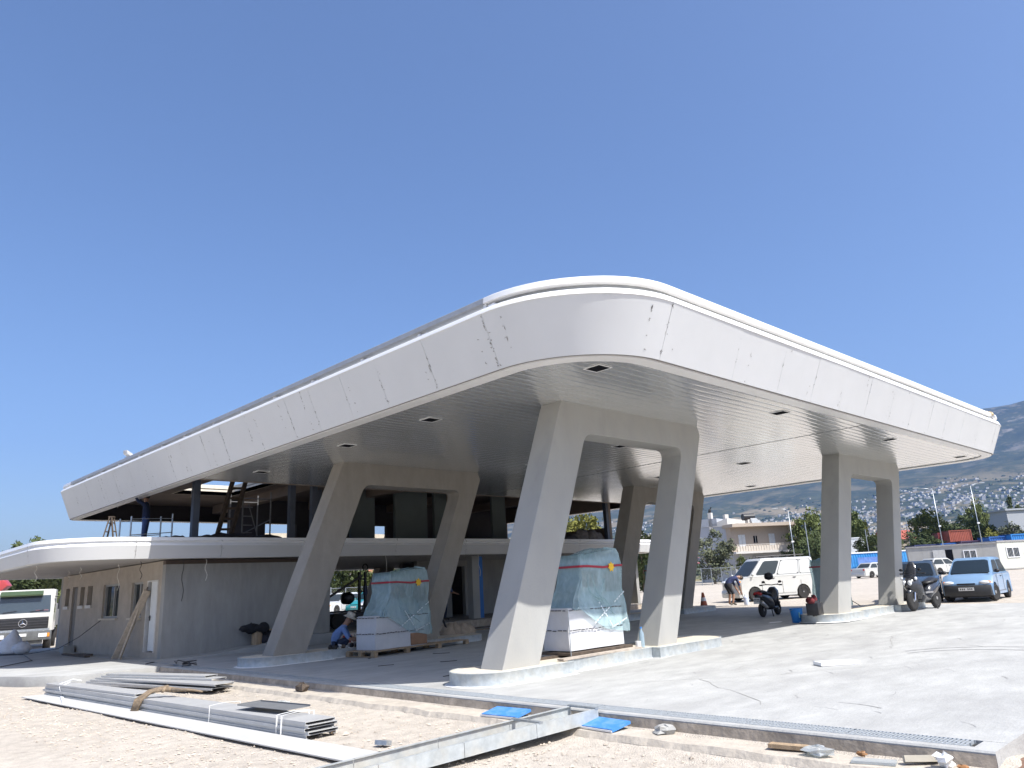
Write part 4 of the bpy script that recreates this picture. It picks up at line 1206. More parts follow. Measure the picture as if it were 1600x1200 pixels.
o = MB().box((0, 0, 0), (.36, 1.15, .006)).box((.18, 0, .01), (.008, 1.15, .02)).box((0, .57, .01), (.36, .008, .02)).build('panel_offcut', mat('dark_backed_sheet', (.16, .165, .17), .5), loc=(-5.0, 1.1, G + .26), rotz=ang + .06)
tag(o, 'dark backed panel offcut resting on the near half of the stack', 'metal offcut')
# flat sheet beside it
tag(MB().prism([(-6.22, 9.29), (-5.64, -2.0), (-5.18, -2.0), (-5.78, 9.2)], (0, 0, G + .012), (1, 0, 0), (0, 1, 0), (0, 0, .014)).build('sheet_strip', M_pan2), 'long flat pale grey panel lying in front of the strapped stack', 'metal panel')
tag(MB().box((-5.86, 7.8, G + .035), (.05, 1.5, .02), R(-12)).build('white_strip', M_white), 'thin white strip lying across the far end of the flat panel', 'strip')
def strap(y, label, mm, w=.02, slack=.0):
    x = a.x + dv.x * (y - a.y) / dv.y
    pts = [(x - .225, y, G + .0), (x - .222, y, G + .24), (x, y, G + .255 + slack), (x + .225, y, G + .24), (x + .225, y, G)]
    mb = MB()
    for p, q in zip(pts[:-1], pts[1:]): mb.bar(p, q, w, .004, up=(0, 1, 0) if abs(p[0] - q[0]) < .01 else (0, 0, 1))
    tag(mb.build('strap_band', mm), label, 'strap')
M_strapw = mat('white_strap', (.72, .72, .70), .5)
strap(1.05 - .75, 'right white plastic strap of the pair near the cut end of the stack', M_strapw)
strap(1.05 - .64, 'left white plastic strap of the pair near the cut end of the stack', M_strapw)
strap(2.2, 'thin pale string round the middle of the strapped stack', M_strapw, .008)
# rope-like rag over the stack
mb = MB()
for k in range(5):
    pts = [(-5.16 - .07 * k * .3 + .1 * math.sin(k), 4.15 + .03 * k, G + .30), (-5.2, 4.3 + .02 * k, G + .31 + .01 * k), (-5.42, 4.45 + .025 * k, G + .30), (-5.56 - .01 * k, 4.5 + .03 * k, G + .18), (-5.60 - .01 * k, 4.55 + .02 * k, G + .02)]
    mb.tube(pts, .03, 6)
pts = [(-4.88, 3.75, G + .27), (-5.0, 3.95, G + .30), (-5.2, 4.2, G + .31)]
mb.tube(pts, [.012, .022, .03], 6)
tag(mb.build('twisted_rag', mat('brown_rag', (.24, .18, .12), .95, var=.3, bump=.5, scale=20), smooth=True), 'twisted brown rag tied round the strapped panel stack', 'rag')
mb = MB().tube([(-5.72, 8.6, G + .03), (-5.75, 8.7, G + .22), (-5.5, 8.6, G + .3), (-5.4, 8.4, G + .27)], .012, 5).tube([(-5.75, 8.3, G + .03), (-5.78, 8.4, G + .2), (-5.6, 8.4, G + .27)], .012, 5)
tag(mb.build('white_tie', M_strapw, smooth=True), 'loose white tie at the far end of the strapped stack', 'strap')
# second, shorter pile
c = Vector((-4.62, 10.45)); d_ = Vector((-3.72, 5.75)) - c
for k in range(6):
    o2 = trim_panel(1.0, (.5, .46, .48, .4, .34, .3)[k], .03)
    L_ = d_.length * (.96, 1.0, .9, .97, .8, .7)[k]
    o2.v = [(x, y * L_, z + .10 * math.sin(math.pi * y) * (.2 + .12 * k)) for x, y, z in o2.v]
    aa = math.atan2(-d_.x, d_.y) + (.02, -.015, .04, -.03, .05, .07)[k]
    o2 = MB().add(o2.v, o2.f)
    oo = o2.build('curved_panel', M_pan, loc=(c.x + .05 * k, c.y - .1 * k, G + .06 + .036 * k), rotz=aa)
    tag(oo, 'slightly bent grey panel, %s in the shorter pile near the drain' % ('bottom', 'second', 'third', 'fourth', 'fifth', 'topmost')[k], 'metal panel', 'bent panels in the shorter pile')
tag(MB().box((-4.02, 7.2, G + .035), (.09, .5, .07), R(80)).build('timber_block', M_wood), 'small timber block under the shorter panel pile', 'timber block')
# galvanised channel leaning on the slab edge
p0, p1 = Vector((-3.03, -2.72, -.10)), Vector((-6.9, -2.54, G + .006))
x_ = (p1 - p0).normalized(); L_ = (p1 - p0).length
yv = Vector((0, 0, 1)).cross(x_).normalized(); zv = x_.cross(yv)
U = [(-.225, 0), (.225, 0), (.225, .135), (.19, .135), (.19, .128), (.217, .128), (.217, .008), (-.217, .008), (-.217, .128), (-.19, .128), (-.19, .135), (-.225, .135)]
t = thing('steel_channel', 'long galvanised gutter channel propped on the edge of the concrete', 'gutter channel', (0, 0, 0))
n = 4
for k in range(n):
    s0, s1 = L_ * k / n, L_ * (k + 1) / n - .006
    MB().prism(U, p0 + x_ * s0, yv, zv, x_ * (s1 - s0)).build('channel_section', M_galvpaint, t)
for s0 in (.02, .9):
    MB().bar(p0 + x_ * s0 - yv * .23 + zv * .14, p0 + x_ * s0 + yv * .23 + zv * .14, .05, .02).build('cross_strap', M_galv, t)
MB().prism([(-.21, .009), (.21, .009), (.2, .02), (-.2, .03)], p0 + x_ * .3, yv, zv, x_ * (L_ - .3)).build('silt', M_slabedge, t)
for k, (x, y, lab) in enumerate(((-3.19, -1.55, 'blue foam board left of the propped gutter channel'), (-3.19, -3.12, 'blue foam board right of the propped gutter channel'))):
    o = MB().box((0, 0, 0), (.30, .58, .03)).build('foam_board', mat('blue_foam', (.05, .22, .56), .8, var=.10, stain=.5, stain_scale=6, stain_col=(.25, .33, .45)), loc=(x, y, -.09), rotz=R(4 - 9 * k))
    o.rotation_euler.y = R(-9)
    tag(o, lab, 'foam board')
    MB().box((-.166, 0, 0), (.006, .6, .02)).build('pale_edge', M_white, o)
# small debris, each lying where it fell
def chip(name, label, cat, loc, dims, rz, mm, tilt=0):
    o = MB().box((0, 0, 0), dims).build(name, mm, loc=loc, rotz=rz); o.rotation_euler.y = tilt
    return tag(o, label, cat)
chip('wood_chip', 'splinter of wood on the gravel behind the gutter channel', 'wood chip', (-4.74, .0, G + .02), (.05, .42, .025), R(-30), M_wood)
chip('metal_offcut', 'small bent metal offcut on the gravel near the gutter channel', 'metal offcut', (-4.9, -1.35, G + .03), (.10, .16, .05), R(20), M_galv, .2)
chip('wood_chip', 'dark wood chip on the far left gravel', 'wood chip', (-6.9, 8.2, G + .02), (.04, .25, .02), R(60), M_darkwood)
tag(MB().blob((0, 0, .02), (.055, .045, .06), 7, 5, jit=.25).build('broken_stone', mat('brown_stone', (.30, .22, .16), .9, var=.3), loc=(-4.55, -2.55, G + .02)), 'single brown stone below the gutter channel', 'stone')
tag(MB().blob((0, 0, .04), (.12, .07, .07), 9, 6, jit=.3).build('crumpled_plastic', glass_mat('clear_crumple', (.7, .72, .72), .2, .5), loc=(-4.2, 2.4, G + .02)), 'crumpled clear plastic on the gravel between stack and drain', 'plastic litter')
chip('short_plank', 'short pale plank lying on the footing at the right', 'plank', (-3.16, -5.35, -.10), (.10, .44, .035), R(8), M_wood)
tag(MB().blob((0, 0, .03), (.07, .13, .04), 9, 6, jit=.4).build('crumpled_bottle', glass_mat('clear_crumple'), loc=(-3.25, -5.62, -.12)), 'crushed clear bottle by the short plank', 'plastic litter')
tag(MB().blob((0, 0, .02), (.03, .045, .02), 9, 6, jit=.4).build('orange_wrapper', mat('orange_wrapper', (.30, .15, .06), .6, var=.3), loc=(-3.12, -5.95, -.12)), 'orange wrapper against the slab edge', 'litter')
chip('clear_tray', 'flattened clear tray right of the short plank', 'plastic litter', (-3.25, -6.1, -.12), (.14, .34, .02), R(14), mat('clear_crumple', (.6, .6, .6)))
chip('bread_wrapper', 'long pale wrapper near the end of the drain', 'litter', (-3.1, -6.42, -.09), (.07, .26, .05), R(35), mat('waxy_paper', (.45, .41, .33), .6), .3)
tag(MB().blob((0, 0, .05), (.07, .08, .05), 9, 6, jit=.45).build('paper_bag', M_plate, loc=(-3.15, -6.62, -.12)), 'crumpled white paper at the end of the drain', 'litter')
tag(MB().blob((0, 0, .02), (.03, .04, .025), 8, 5, jit=.4).build('orange_peel', mat('orange_peel', (.30, .14, .05), .7, var=.3), loc=(-3.2, -6.76, -.12)), 'orange peel beside the crumpled white paper', 'litter')
tag(MB().blob((-3.1, -3.9, -.1), (.12, .12, .05), 8, 5, jit=.3).build('cement_splash', M_conc), 'lump of spilled cement against the slab edge', 'cement lump')
tag(MB().blob((0, 0, .05), (.09, .14, .09), 8, 5, jit=.3).build('dark_lump', M_darkwood, loc=(-3.2, 3.6, -.13)), 'dark lump lying against the slab edge on the left', 'rubble')
# ruined apron edge at the left: scraps of mesh and cable
for k in range(5):
    x, y = random.uniform(-3.4, -2.3), random.uniform(8.5, 12.2)
    mb = MB().tube([(x + random.uniform(-.12, .12) * j, y + .15 * j * random.uniform(-1, 1), .025 + random.uniform(0, .05)) for j in range(5)], .012, 4)
    tag(mb.build('cable_scrap', M_black), 'scrap of dark cable on the shaded concrete near the apron', 'cable scrap', 'cable scraps on the shaded concrete')
tag(MB().tube([(-5.0, 25, .03), (-3.6, 22, .03), (-4.2, 18, .03), (-5.5, 16, .03), (-6, 14.5, .03)], .012, 5).build('floor_cable', M_black), 'thin dark cable trailing across the shaded apron', 'cable')
for k in range(14):
    x, y = random.uniform(-1.5, 6), random.uniform(1.6, 9)
    L_ = random.uniform(.15, .4)
    aa = random.uniform(0, 3)
    tag(MB().box((x, y, sz(x) + .006), (L_, .03, .008), aa).build('tape_shred', M_black), 'shred of dark tape on the shaded forecourt', 'tape shred', 'tape shreds on the forecourt')
t = thing('rubble_heap', 'row of rubble and offcuts on the shaded island by the squatting man', 'rubble', (.6, 7.75, .2))
for k in range(24):
    MB().blob((random.uniform(-.9, 1.6), random.uniform(-.15, .2), .03), random.uniform(.03, .07), 6, 4, jit=.35).build('rubble_piece', (M_conc, M_darkwood, M_black)[k % 3], t)

# ---------------------------------------------------------------- people
def person(name, label, loc, rz, J, cloth, hat=None, hair=(0.02, 0.015, 0.01), group=None):
    V_, E_, Rr, lab = [], [], [], []
    def v(p, r):
        V_.append(Vector(p)); Rr.append(r); return len(V_) - 1
    def e(a_, b_, l): E_.append((a_, b_)); lab.append(l)
    pel = v(J['pelvis'], .135); ch = v(J['chest'], .145)
    sp_ = v((Vector(J['pelvis']) + Vector(J['chest'])) / 2 + Vector(J.get('bend', (0, 0, 0))), .13)
    nk = v(J['neck'], .058); hb = v(J['head'], .088)
    hd = (Vector(J['head']) - Vector(J['neck'])).normalized()
    ht = v(Vector(J['head']) + hd * .11, .085)
    e(pel, sp_, 'top'); e(sp_, ch, 'top'); e(ch, nk, 'top'); e(nk, hb, 'skin'); e(hb, ht, 'head')
    for s_, k in ((1, 'L'), (-1, 'R')):
        sh = v(J['sh' + k], .068); el = v(J['el' + k], .046); wr = v(J['wr' + k], .032)
        fd = (Vector(J['wr' + k]) - Vector(J['el' + k])).normalized()
        hn = v(Vector(J['wr' + k]) + fd * .075, .036)
        e(ch, sh, 'top'); e(sh, el, 'sleeve'); e(el, wr, 'fore'); e(wr, hn, 'skin')
        side = fd.cross(Vector((0, 0, 1)))
        side = side.normalized() if side.length > .1 else Vector((0, 1, 0))
        for q, L_ in ((-1.5, .055), (-.5, .068), (.5, .064), (1.5, .05)):
            f1_ = v(Vector(J['wr' + k]) + fd * .11 + side * q * .021, .0095)
            f2_ = v(Vector(J['wr' + k]) + fd * (.11 + L_ * .7) + side * q * .022 + Vector((0, 0, -.022)), .008)
            e(hn, f1_, 'skin'); e(f1_, f2_, 'skin')
        th = v(Vector(J['wr' + k]) + fd * .06 + side * s_ * .05 + Vector((0, 0, .01)), .011)
        th2 = v(Vector(J['wr' + k]) + fd * .10 + side * s_ * .055, .009)
        e(hn, th, 'skin'); e(th, th2, 'skin')
        hp = v(J['hip' + k], .095); kn = v(J['kn' + k], .064); an = v(J['an' + k], .044); to = v(J['to' + k], .04)
        e(pel, hp, 'leg'); e(hp, kn, 'leg'); e(kn, an, 'shin'); e(an, to, 'shoe')
    me = bpy.data.meshes.new(name); me.from_pydata(V_, E_, [])
    o = bpy.data.objects.new(name, me); COL.objects.link(o)
    md = o.modifiers.new('s', 'SKIN'); md.use_smooth_shade = True
    for i, sv in enumerate(me.skin_vertices[0].data):
        sv.radius = (Rr[i], Rr[i]); sv.use_root = (i == 0)
    sb = o.modifiers.new('b', 'SUBSURF'); sb.levels = 1; sb.render_levels = 1
    dg = bpy.context.evaluated_depsgraph_get()
    m2 = bpy.data.meshes.new_from_object(o.evaluated_get(dg))
    bpy.data.objects.remove(o)
    keys = ['skin', 'top', 'leg', 'shoe']
    m2.materials.clear()
    for kx in keys: m2.materials.append(cloth[kx])
    mp = {'skin': 0, 'head': 0, 'top': 1, 'sleeve': 1, 'fore': 1 if cloth.get('long') else 0, 'leg': 2, 'shin': 0 if cloth.get('shorts') else 2, 'shoe': 3}
    for p in m2.polygons:
        c_ = p.center; best = (9, 0)
        for (a_, b_), l in zip(E_, lab):
            A, B = V_[a_], V_[b_]; ab = B - A
            tt = clamp((c_ - A).dot(ab) / max(ab.length_squared, 1e-9))
            dd = (c_ - (A + ab * tt)).length - (Rr[a_] * (1 - tt) + Rr[b_] * tt) * .9
            if dd < best[0]: best = (dd, mp[l])
        p.material_index = best[1]; p.use_smooth = True
    m2.name = name
    o = bpy.data.objects.new(name, m2); COL.objects.link(o)
    o.location = loc; o.rotation_euler.z = rz
    tag(o, label, 'person', group)
    hc = Vector(J['head']) + hd * .05
    fwd = Vector(J.get('face', (1, 0, 0))).normalized()
    lat = hd.cross(fwd).normalized()
    MB().blob(hc + fwd * .098 - hd * .01, (.018, .018, .022), 6, 4).build('nose', cloth['skin'], o, smooth=True)
    for q in (-1, 1):
        MB().blob(hc + lat * q * .088 - hd * .005, (.016, .016, .03), 6, 4).build('ear', cloth['skin'], o, smooth=True)
        MB().blob(hc + fwd * .085 + lat * q * .034 + hd * .022, .010, 6, 4).build('eye', M_black, o)
    MB().bar(hc + fwd * .087 + lat * .025 - hd * .05, hc + fwd * .087 - lat * .025 - hd * .05, .008).build('mouth', M_red, o)
    if hat:
        up = (hd * .75 + Vector((0, 0, 1)) * .35).normalized(); q = up.to_track_quat('Z', 'Y').to_matrix()
        mb = MB().lathe([(.165, .0), (.17, .012), (.112, .05), (.108, .115), (.085, .14), (.02, .147)], 18)
        mb.v = [tuple(q @ Vector(p) + hc + hd * .03) for p in mb.v]
        mb.build('sun_hat', hat, o, smooth=True, auto=50)
    else:
        q = hd.to_track_quat('Z', 'Y').to_matrix()
        mb = MB().blob((0, 0, 0), (.102, .102, .10), 10, 7); mb.v = [tuple(q @ Vector((p[0], p[1], p[2])) + hc + hd * .045 - fwd * .022) for p in mb.v]
        mb.build('hair', mat('hair_dark_%d' % int(hair[0] * 1000), hair, .7), o, smooth=True)
    return o
skin_ = mat('tanned_skin', (.34, .19, .125), .55, var=.06)
blue_shirt = mat('light_blue_shirt', (.16, .26, .52), .85, var=.1, scale=10, bump=.3, bscale=18)
navy = mat('navy_trousers', (.02, .03, .06), .9, var=.2)
denim = mat('denim', (.05, .08, .18), .9, var=.2)
shoe = mat('work_boot', (.05, .04, .03), .8)
SQ = dict(pelvis=(-.18, 0, .27), chest=(.10, 0, .62), neck=(.17, 0, .72), head=(.23, 0, .81), bend=(-.05, 0, .02), shL=(.12, .19, .64), elL=(.26, .24, .40), wrL=(.46, .12, .36), shR=(.12, -.19, .64), elR=(.26, -.24, .40), wrR=(.46, -.10, .34), hipL=(-.12, .11, .25), knL=(.26, .20, .40), anL=(.02, .13, .09), toL=(.17, .16, .04), hipR=(-.12, -.11, .25), knR=(.26, -.20, .40), anR=(.02, -.13, .09), toR=(.17, -.16, .04), face=(.85, 0, -.5))
person('person', 'man in a light blue shirt and pale bucket hat squatting by the wrapped pallet', (.18, 8.05, sz(.2)), YAW - R(82), SQ, dict(skin=skin_, top=blue_shirt, leg=navy, shoe=shoe, long=False), hat=mat('pale_hat_cloth', (.50, .47, .40), .9, var=.06))
tag(MB().bar((.05, 7.85, .28), (.62, 7.5, .06), .018, .03).build('folding_rule', M_white), 'white rule lying beside the squatting man', 'rule')
BD = dict(pelvis=(-.12, 0, .88), chest=(.26, 0, 1.12), neck=(.40, 0, 1.17), head=(.52, 0, 1.13), bend=(-.04, 0, .05), shL=(.27, .19, 1.08), elL=(.36, .20, .80), wrL=(.44, .10, .56), shR=(.27, -.19, 1.08), elR=(.36, -.20, .80), wrR=(.46, -.10, .55), hipL=(-.1, .10, .84), knL=(.06, .13, .47), anL=(-.02, .13, .09), toL=(.14, .15, .04), hipR=(-.1, -.10, .84), knR=(.08, -.13, .47), anR=(.0, -.13, .09), toR=(.16, -.15, .04), face=(.6, 0, -.8))
person('person', 'man in a navy shirt and dark shorts bending down in front of the white van', (19.3, 8.45, sz(19.3) - .0), YAW - R(75), BD, dict(skin=skin_, top=mat('navy_tshirt', (.025, .035, .10), .9, var=.1), leg=mat('charcoal_shorts', (.025, .025, .03), .9), shoe=shoe, shorts=True), hair=(.05, .04, .03))
t = thing('white_jug', 'white plastic water jug held by the bending man', 'jug', (19.75, 8.0, sz(19.7)))
MB().lathe([(.10, 0), (.11, .05), (.11, .3), (.04, .38), (.035, .42)], 14).build('jug_body', mat('bluish_jug', (.55, .62, .78), .4, var=.15, scale=9), t, smooth=True, auto=40)
MB().tube([(.1, 0, .1), (.16, 0, .18), (.14, 0, .32), (.05, 0, .38)], .014, 5).build('handle', M_white, t)
UPR = dict(pelvis=(0, 0, .93), chest=(.02, 0, 1.33), neck=(.03, 0, 1.47), head=(.04, 0, 1.58), shL=(.02, .2, 1.38), elL=(.22, .24, 1.5), wrL=(.36, .18, 1.72), shR=(.02, -.2, 1.38), elR=(.22, -.24, 1.5), wrR=(.36, -.18, 1.72), hipL=(0, .10, .88), knL=(.03, .12, .48), anL=(0, .12, .09), toL=(.16, .14, .04), hipR=(0, -.10, .88), knR=(.03, -.12, .48), anR=(0, -.12, .09), toR=(.16, -.14, .04), face=(1, 0, .4))
person('person', 'worker in dark shirt and jeans standing by the roof scaffold with raised arms', (-1.95, 15.95, 3.085), R(150), UPR, dict(skin=skin_, top=mat('dark_navy_shirt', (.012, .02, .05), .9), leg=denim, shoe=shoe, long=True))
STD = dict(UPR); STD.update(chest=(.14, 0, 1.27), neck=(.2, 0, 1.40), head=(.26, 0, 1.49), shL=(.15, .19, 1.3), elL=(.25, .22, 1.02), wrL=(.45, .15, .98), shR=(.15, -.19, 1.3), elR=(.25, -.22, 1.02), wrR=(.45, -.12, .96), face=(.8, 0, -.5))
person('person', 'worker in a blue grey shirt standing in the shade of the shop doorway', (8.35, 14.1, .31), R(-20), STD, dict(skin=skin_, top=mat('blue_grey_shirt', (.10, .13, .25), .9, var=.1), leg=navy, shoe=shoe))
# ---------------------------------------------------------------- vehicles
def paint(name, col, rough=.28, metal=0.0):
    return mat(name, col, rough, metal=metal, var=.03, scale=2, coat=.6, spec=.5)
def wheel(parent, x, y, r, w, side, rim=None, turn=0.0):
    prof = [(r * .62, -w / 2 + .01), (r * .66, -w / 2), (r * .93, -w / 2), (r, -w * .32), (r, w * .32), (r * .93, w / 2), (r * .66, w / 2), (r * .62, w / 2 - .01)]
    o = MB().lathe(prof, 20, axis='Y').build('wheel', M_rubber, parent, smooth=True, auto=35, loc=(x, y, r), rotz=turn)
    mb = MB().lathe([(r * .64, w * .32 * side), (r * .60, w * .42 * side), (r * .30, w * .34 * side), (r * .2, w * .44 * side), (.02, w * .45 * side)], 18, axis='Y')
    for k in range(6):
        a = k * math.pi / 3
        mb.box((math.cos(a) * r * .44, w * .40 * side, math.sin(a) * r * .44), (r * .15, .012, r * .1), Matrix.Rotation(-a, 3, 'Y'), 1)
    mb.build('rim', [rim or M_rim, M_black], o, smooth=True, auto=30)
    return o
def car(name, label, cat, loc, rz, L_, Wd, H, wb, body, bumper=None, zh=(.68, .90), zb=.90, cab=(-.36, .22, -.30, .06), tail=None, wr=.29, wt=.185, group=None, plate=True, doors=2, lift=0.0, rear_lamps=True, turn=0.0, roofrack=False, pillar=None, seats=True, closed_side=False, face_dark=None):
    """x forward. cab = base rear x, base front x, roof rear x, roof front x as fractions of length"""
    t = thing(name, label, cat, loc, rz, group)
    hx = L_ / 2; hw = Wd / 2
    xf, xr_ = hx - (L_ - wb) * .46, hx - (L_ - wb) * .46 - wb
    ra = wr + .055
    zs = .20 + lift
    zt = tail or zb
    bx = [c * L_ for c in cab]
    def arch(cx):
        return [(cx + ra * math.cos(R(a)), wr + ra * math.sin(R(a))) for a in range(180 + 28, -28 - 1, -24) if wr + ra * math.sin(R(a)) > zs - .001] or []
    top = [(-hx + .02, .34), (-hx, .55), (-hx + .03, zt - .10), (-hx + .10, zt), (bx[0], zb), (bx[1] - .02, zh[1]), ((bx[1] + hx) * .5, (zh[0] + zh[1]) * .5 + .05), (hx - .16, zh[0]), (hx - .03, zh[0] - .12), (hx, .48), (hx - .03, .28), (hx - .06, zs)]
    bot = []
    for cx in (xf, xr_):
        pts = arch(cx)
        pts = sorted(pts, key=lambda p: -p[0])
        bot += [(cx + ra + .01, zs)] + [p for p in pts if abs(p[0] - cx) <= ra] + [(cx - ra - .01, zs)]
    prof = top + bot + [(-hx + .05, zs)]
    def ring(y, k):
        out = []
        for i, (x, z) in enumerate(prof):
            xx, zz = x, z
            ex = clamp((abs(x) - hx * .62) / (hx * .38))
            if k > 0:
                if x > 0: xx = x - k * .16 * ex ** 2 if i < len(top) else x
                else: xx = x + k * .10 * ex ** 2 if i < len(top) else x
                if i in (4, 5, 6, 7): zz = z - k * .045
                if i == 3: zz = z - k * .03
            out.append((xx, y, zz))
        return out
    mb = MB().loft([ring(-hw + .012, 1.15), ring(-hw, .9), ring(-hw + .05, .55), ring(-hw * .62, .12), ring(0, 0), ring(hw * .62, .12), ring(hw - .05, .55), ring(hw, .9), ring(hw - .012, 1.15)])
    bo = mb.build('body', body, t, smooth=True, auto=28)
    # dark arch liners and floor
    fl = MB().box((0, 0, zs + .06), (L_ * .9, Wd * .86, .1))
    for cx in (xf, xr_): fl.box((cx, 0, wr + .1), (ra * 1.9, Wd * .80, ra * 1.5))
    fl.build('underbody', M_black, t)
    # greenhouse: roof on pillars with inset glass
    rw = hw - .17; bw = hw - .045
    zb0 = zb - .05
    B_ = {}
    for nm, x0, w0, z0 in (('rb', bx[0], bw, zb0), ('fb', bx[1], bw * .97, zb0 - .02), ('rt', bx[2], rw, H - .05), ('ft', bx[3], rw * .98, H - .05)):
        for s_ in (1, -1): B_[nm + ('L' if s_ > 0 else 'R')] = Vector((x0, s_ * w0, z0))
    gh = MB()
    rings = [[B_['rbL'], B_['fbL'], B_['fbR'], B_['rbR']], [B_['rtL'], B_['ftL'], B_['ftR'], B_['rtR']]]
    roof = []
    for p in rings[1]: roof.append(Vector((p.x * .96 + (bx[2] + bx[3]) * .02, p.y * .86, H)))
    gh.loft([rings[0], rings[1], roof])
    gh.build('cabin', body, t, bevel=.035, seg=2)
    def patch(a_, b_, c_, d_, u0, u1, v0, v1, off=.010):
        def P(u, v): return (a_ * (1 - u) + b_ * u) * (1 - v) + (d_ * (1 - u) + c_ * u) * v
        n_ = (b_ - a_).cross(d_ - a_).normalized() * off
        return [P(u0, v0) + n_, P(u1, v0) + n_, P(u1, v1) + n_, P(u0, v1) + n_]
    def pane(name_, q, mm=None):
        if mm:
            m0 = sum(q, Vector()) / 4
            MB().add([m0 + (p - m0) * 1.05 - (q[1] - q[0]).cross(q[3] - q[0]).normalized() * .004 for p in q], [(0, 1, 2, 3)]).build('window_gasket', M_black, t)
        mid = sum((Vector(p) for p in q), Vector()) / 4
        # rounded corners
        out = []
        for i in range(4):
            p, a_, b_ = q[i], q[i - 1], q[(i + 1) % 4]
            out += [p.lerp(a_, .10), p.lerp(p.lerp(a_, .10).lerp(p.lerp(b_, .10), .5), .75), p.lerp(b_, .10)]
        MB().add(out, [tuple(range(len(out)))]).build(name_, mm or M_glass, t)
    pane('windscreen', patch(B_['fbR'], B_['fbL'], B_['ftL'], B_['ftR'], .05, .95, .08, .93))
    pane('rear_window', patch(B_['rbL'], B_['rbR'], B_['rtR'], B_['rtL'], .08, .92, .18, .9))
    splits = [(.04, .50), (.545, .93)] if doors == 2 else [(.05, .25), (.28, .60), (.635, .93)]
    for k, (u0, u1) in enumerate(splits):
        mm = None
        if closed_side and k < len(splits) - 1: mm = closed_side
        pane('side_window', patch(B_['rbR'], B_['fbR'], B_['ftR'], B_['rtR'], u0, u1, .13, .90, .008), mm)
        pane('side_window', patch(B_['fbL'], B_['rbL'], B_['rtL'], B_['ftL'], 1 - u1, 1 - u0, .13, .90, .008), mm)
    # bumpers
    bm_ = bumper or body
    for sx_, nm in ((1, 'front_bumper'), (-1, 'rear_bumper')):
        rings = []
        for y, k in ((-hw + .015, .42), (-hw + .06, .12), (-hw * .6, .0), (0, -.03), (hw * .6, .0), (hw - .06, .12), (hw - .015, .42)):
            x = sx_ * (hx + .03 - k * .55)
            rings.append([(x, y, .19), (x + sx_ * .02, y, .30), (x + sx_ * .02, y, .46), (x - sx_ * .03, y, .53), (x - sx_ * .10, y, .53), (x - sx_ * .10, y, .19)])
        MB().loft(rings).build(nm, bm_, t, smooth=True, auto=40)
    # lamps, grille, plate, mirrors, handles
    for s_ in (1, -1):
        mb = MB().blob((hx - .10, s_ * (hw - .22), zh[0] - .09), (.10, .17, .065), 12, 7)
        h = mb.build('headlight', M_lamp, t, smooth=True)
        MB().blob((hx - .13, s_ * (hw - .085), zh[0] - .08), (.07, .05, .05), 8, 5).build('indicator', M_amber, h, smooth=True)
        MB().blob((-hx + .06, s_ * (hw - .13), zt - .17), (.05, .11, .09), 10, 6).build('tail_lamp', M_red, t, smooth=True)
        mb = MB().blob((bx[1] - .14, s_ * (hw + .06), zb + .06), (.06, .09, .065), 8, 6)
        mb.build('wing_mirror', M_black if bumper else body, t, smooth=True)
        for xx in ((.02 if doors == 2 else .10) * L_, -.16 * L_)[:1 if doors == 2 else 2]:
            MB().box((xx - .1, s_ * (hw + .004), zb - .12), (.15, .02, .03)).build('door_handle', M_black, t)
        sm = MB()
        for xx in ((.20 * L_, -.10 * L_) if doors == 2 else (.22 * L_, -.03 * L_, -.26 * L_)):
            sm.box((xx, s_ * hw * 1.0, .58), (.008, .008, .56))
        sm.box((0, s_ * hw, .305), (wb * .62, .008, .008))
        sm.build('door_gap', M_black, t)
        for cx in (xf, xr_):
            wheel(t, cx, s_ * (hw - wt / 2 - .005), wr, wt, s_, turn=turn if cx == xf else 0)
    MB().box((hx - .005, 0, zh[0] - .13), (.03, Wd * .36, .05)).build('grille', M_black, t)
    for sx_ in (1, -1):
        pl = MB().box((sx_ * (hx + .078), 0, .41), (.012, .46, .105)).build('number_plate', M_plate, t)
        mk = MB()
        for k in range(7):
            if k == 3: continue
            mk.box((sx_ * (hx + .086), -.17 + k * .056, .41), (.004, .03, .055))
        mk.build('plate_character', M_black, pl)
    if seats:
        mb = MB()
        for y in (.33, -.33):
            mb.box((bx[1] - .95, y, .72), (.5, .46, .3)).box((bx[1] - 1.12, y, 1.0), (.14, .44, .55)).box((bx[1] - 1.14, y, 1.26), (.1, .25, .16))
        mb.box((bx[0] + .6, 0, .85), (.2, 1.1, .5))
        mb.build('seats', M_black, t, bevel=.03)
        MB().box((bx[1] - .18, 0, zb - .03), (.35, Wd * .75, .1)).build('dashboard', M_black, t)
    if roofrack:
        for s_ in (1, -1):
            mb = MB().tube([(bx[2] + .3, s_ * rw * .8, H + .10), (bx[3] - .5, s_ * rw * .8, H + .10)], .022, 6)
            for q in (.1, .5, .9):
                x = bx[2] + .3 + (bx[3] - bx[2] - .8) * q
                mb.box((x, s_ * rw * .8, H + .04), (.06, .05, .12))
            mb.build('roof_bar', M_black, t)
    return t
P_lb = paint('light_blue_paint', (.185, .30, .455), .3)
P_nb = paint('dark_blue_paint', (.035, .06, .10), .25)
P_wh = paint('white_paint', (.54, .54, .51), .3)
P_si = paint('silver_paint', (.50, .51, .52), .3, .3)
P_te = paint('teal_paint', (.02, .22, .24), .3)
M_bump = mat('black_bumper', (.03, .031, .033), .55, var=.15)
car('blue_hatchback', 'light blue small hatchback with black bumper parked at the right end of the slab', 'car', (20.55, -.58, gz(20.5, -.5) + .005), R(184), 3.34, 1.51, 1.43, 2.2, P_lb, M_bump, zh=(.70, .90), zb=.90, cab=(-.47, .27, -.38, .06), wr=.28, wt=.165, turn=R(-14))
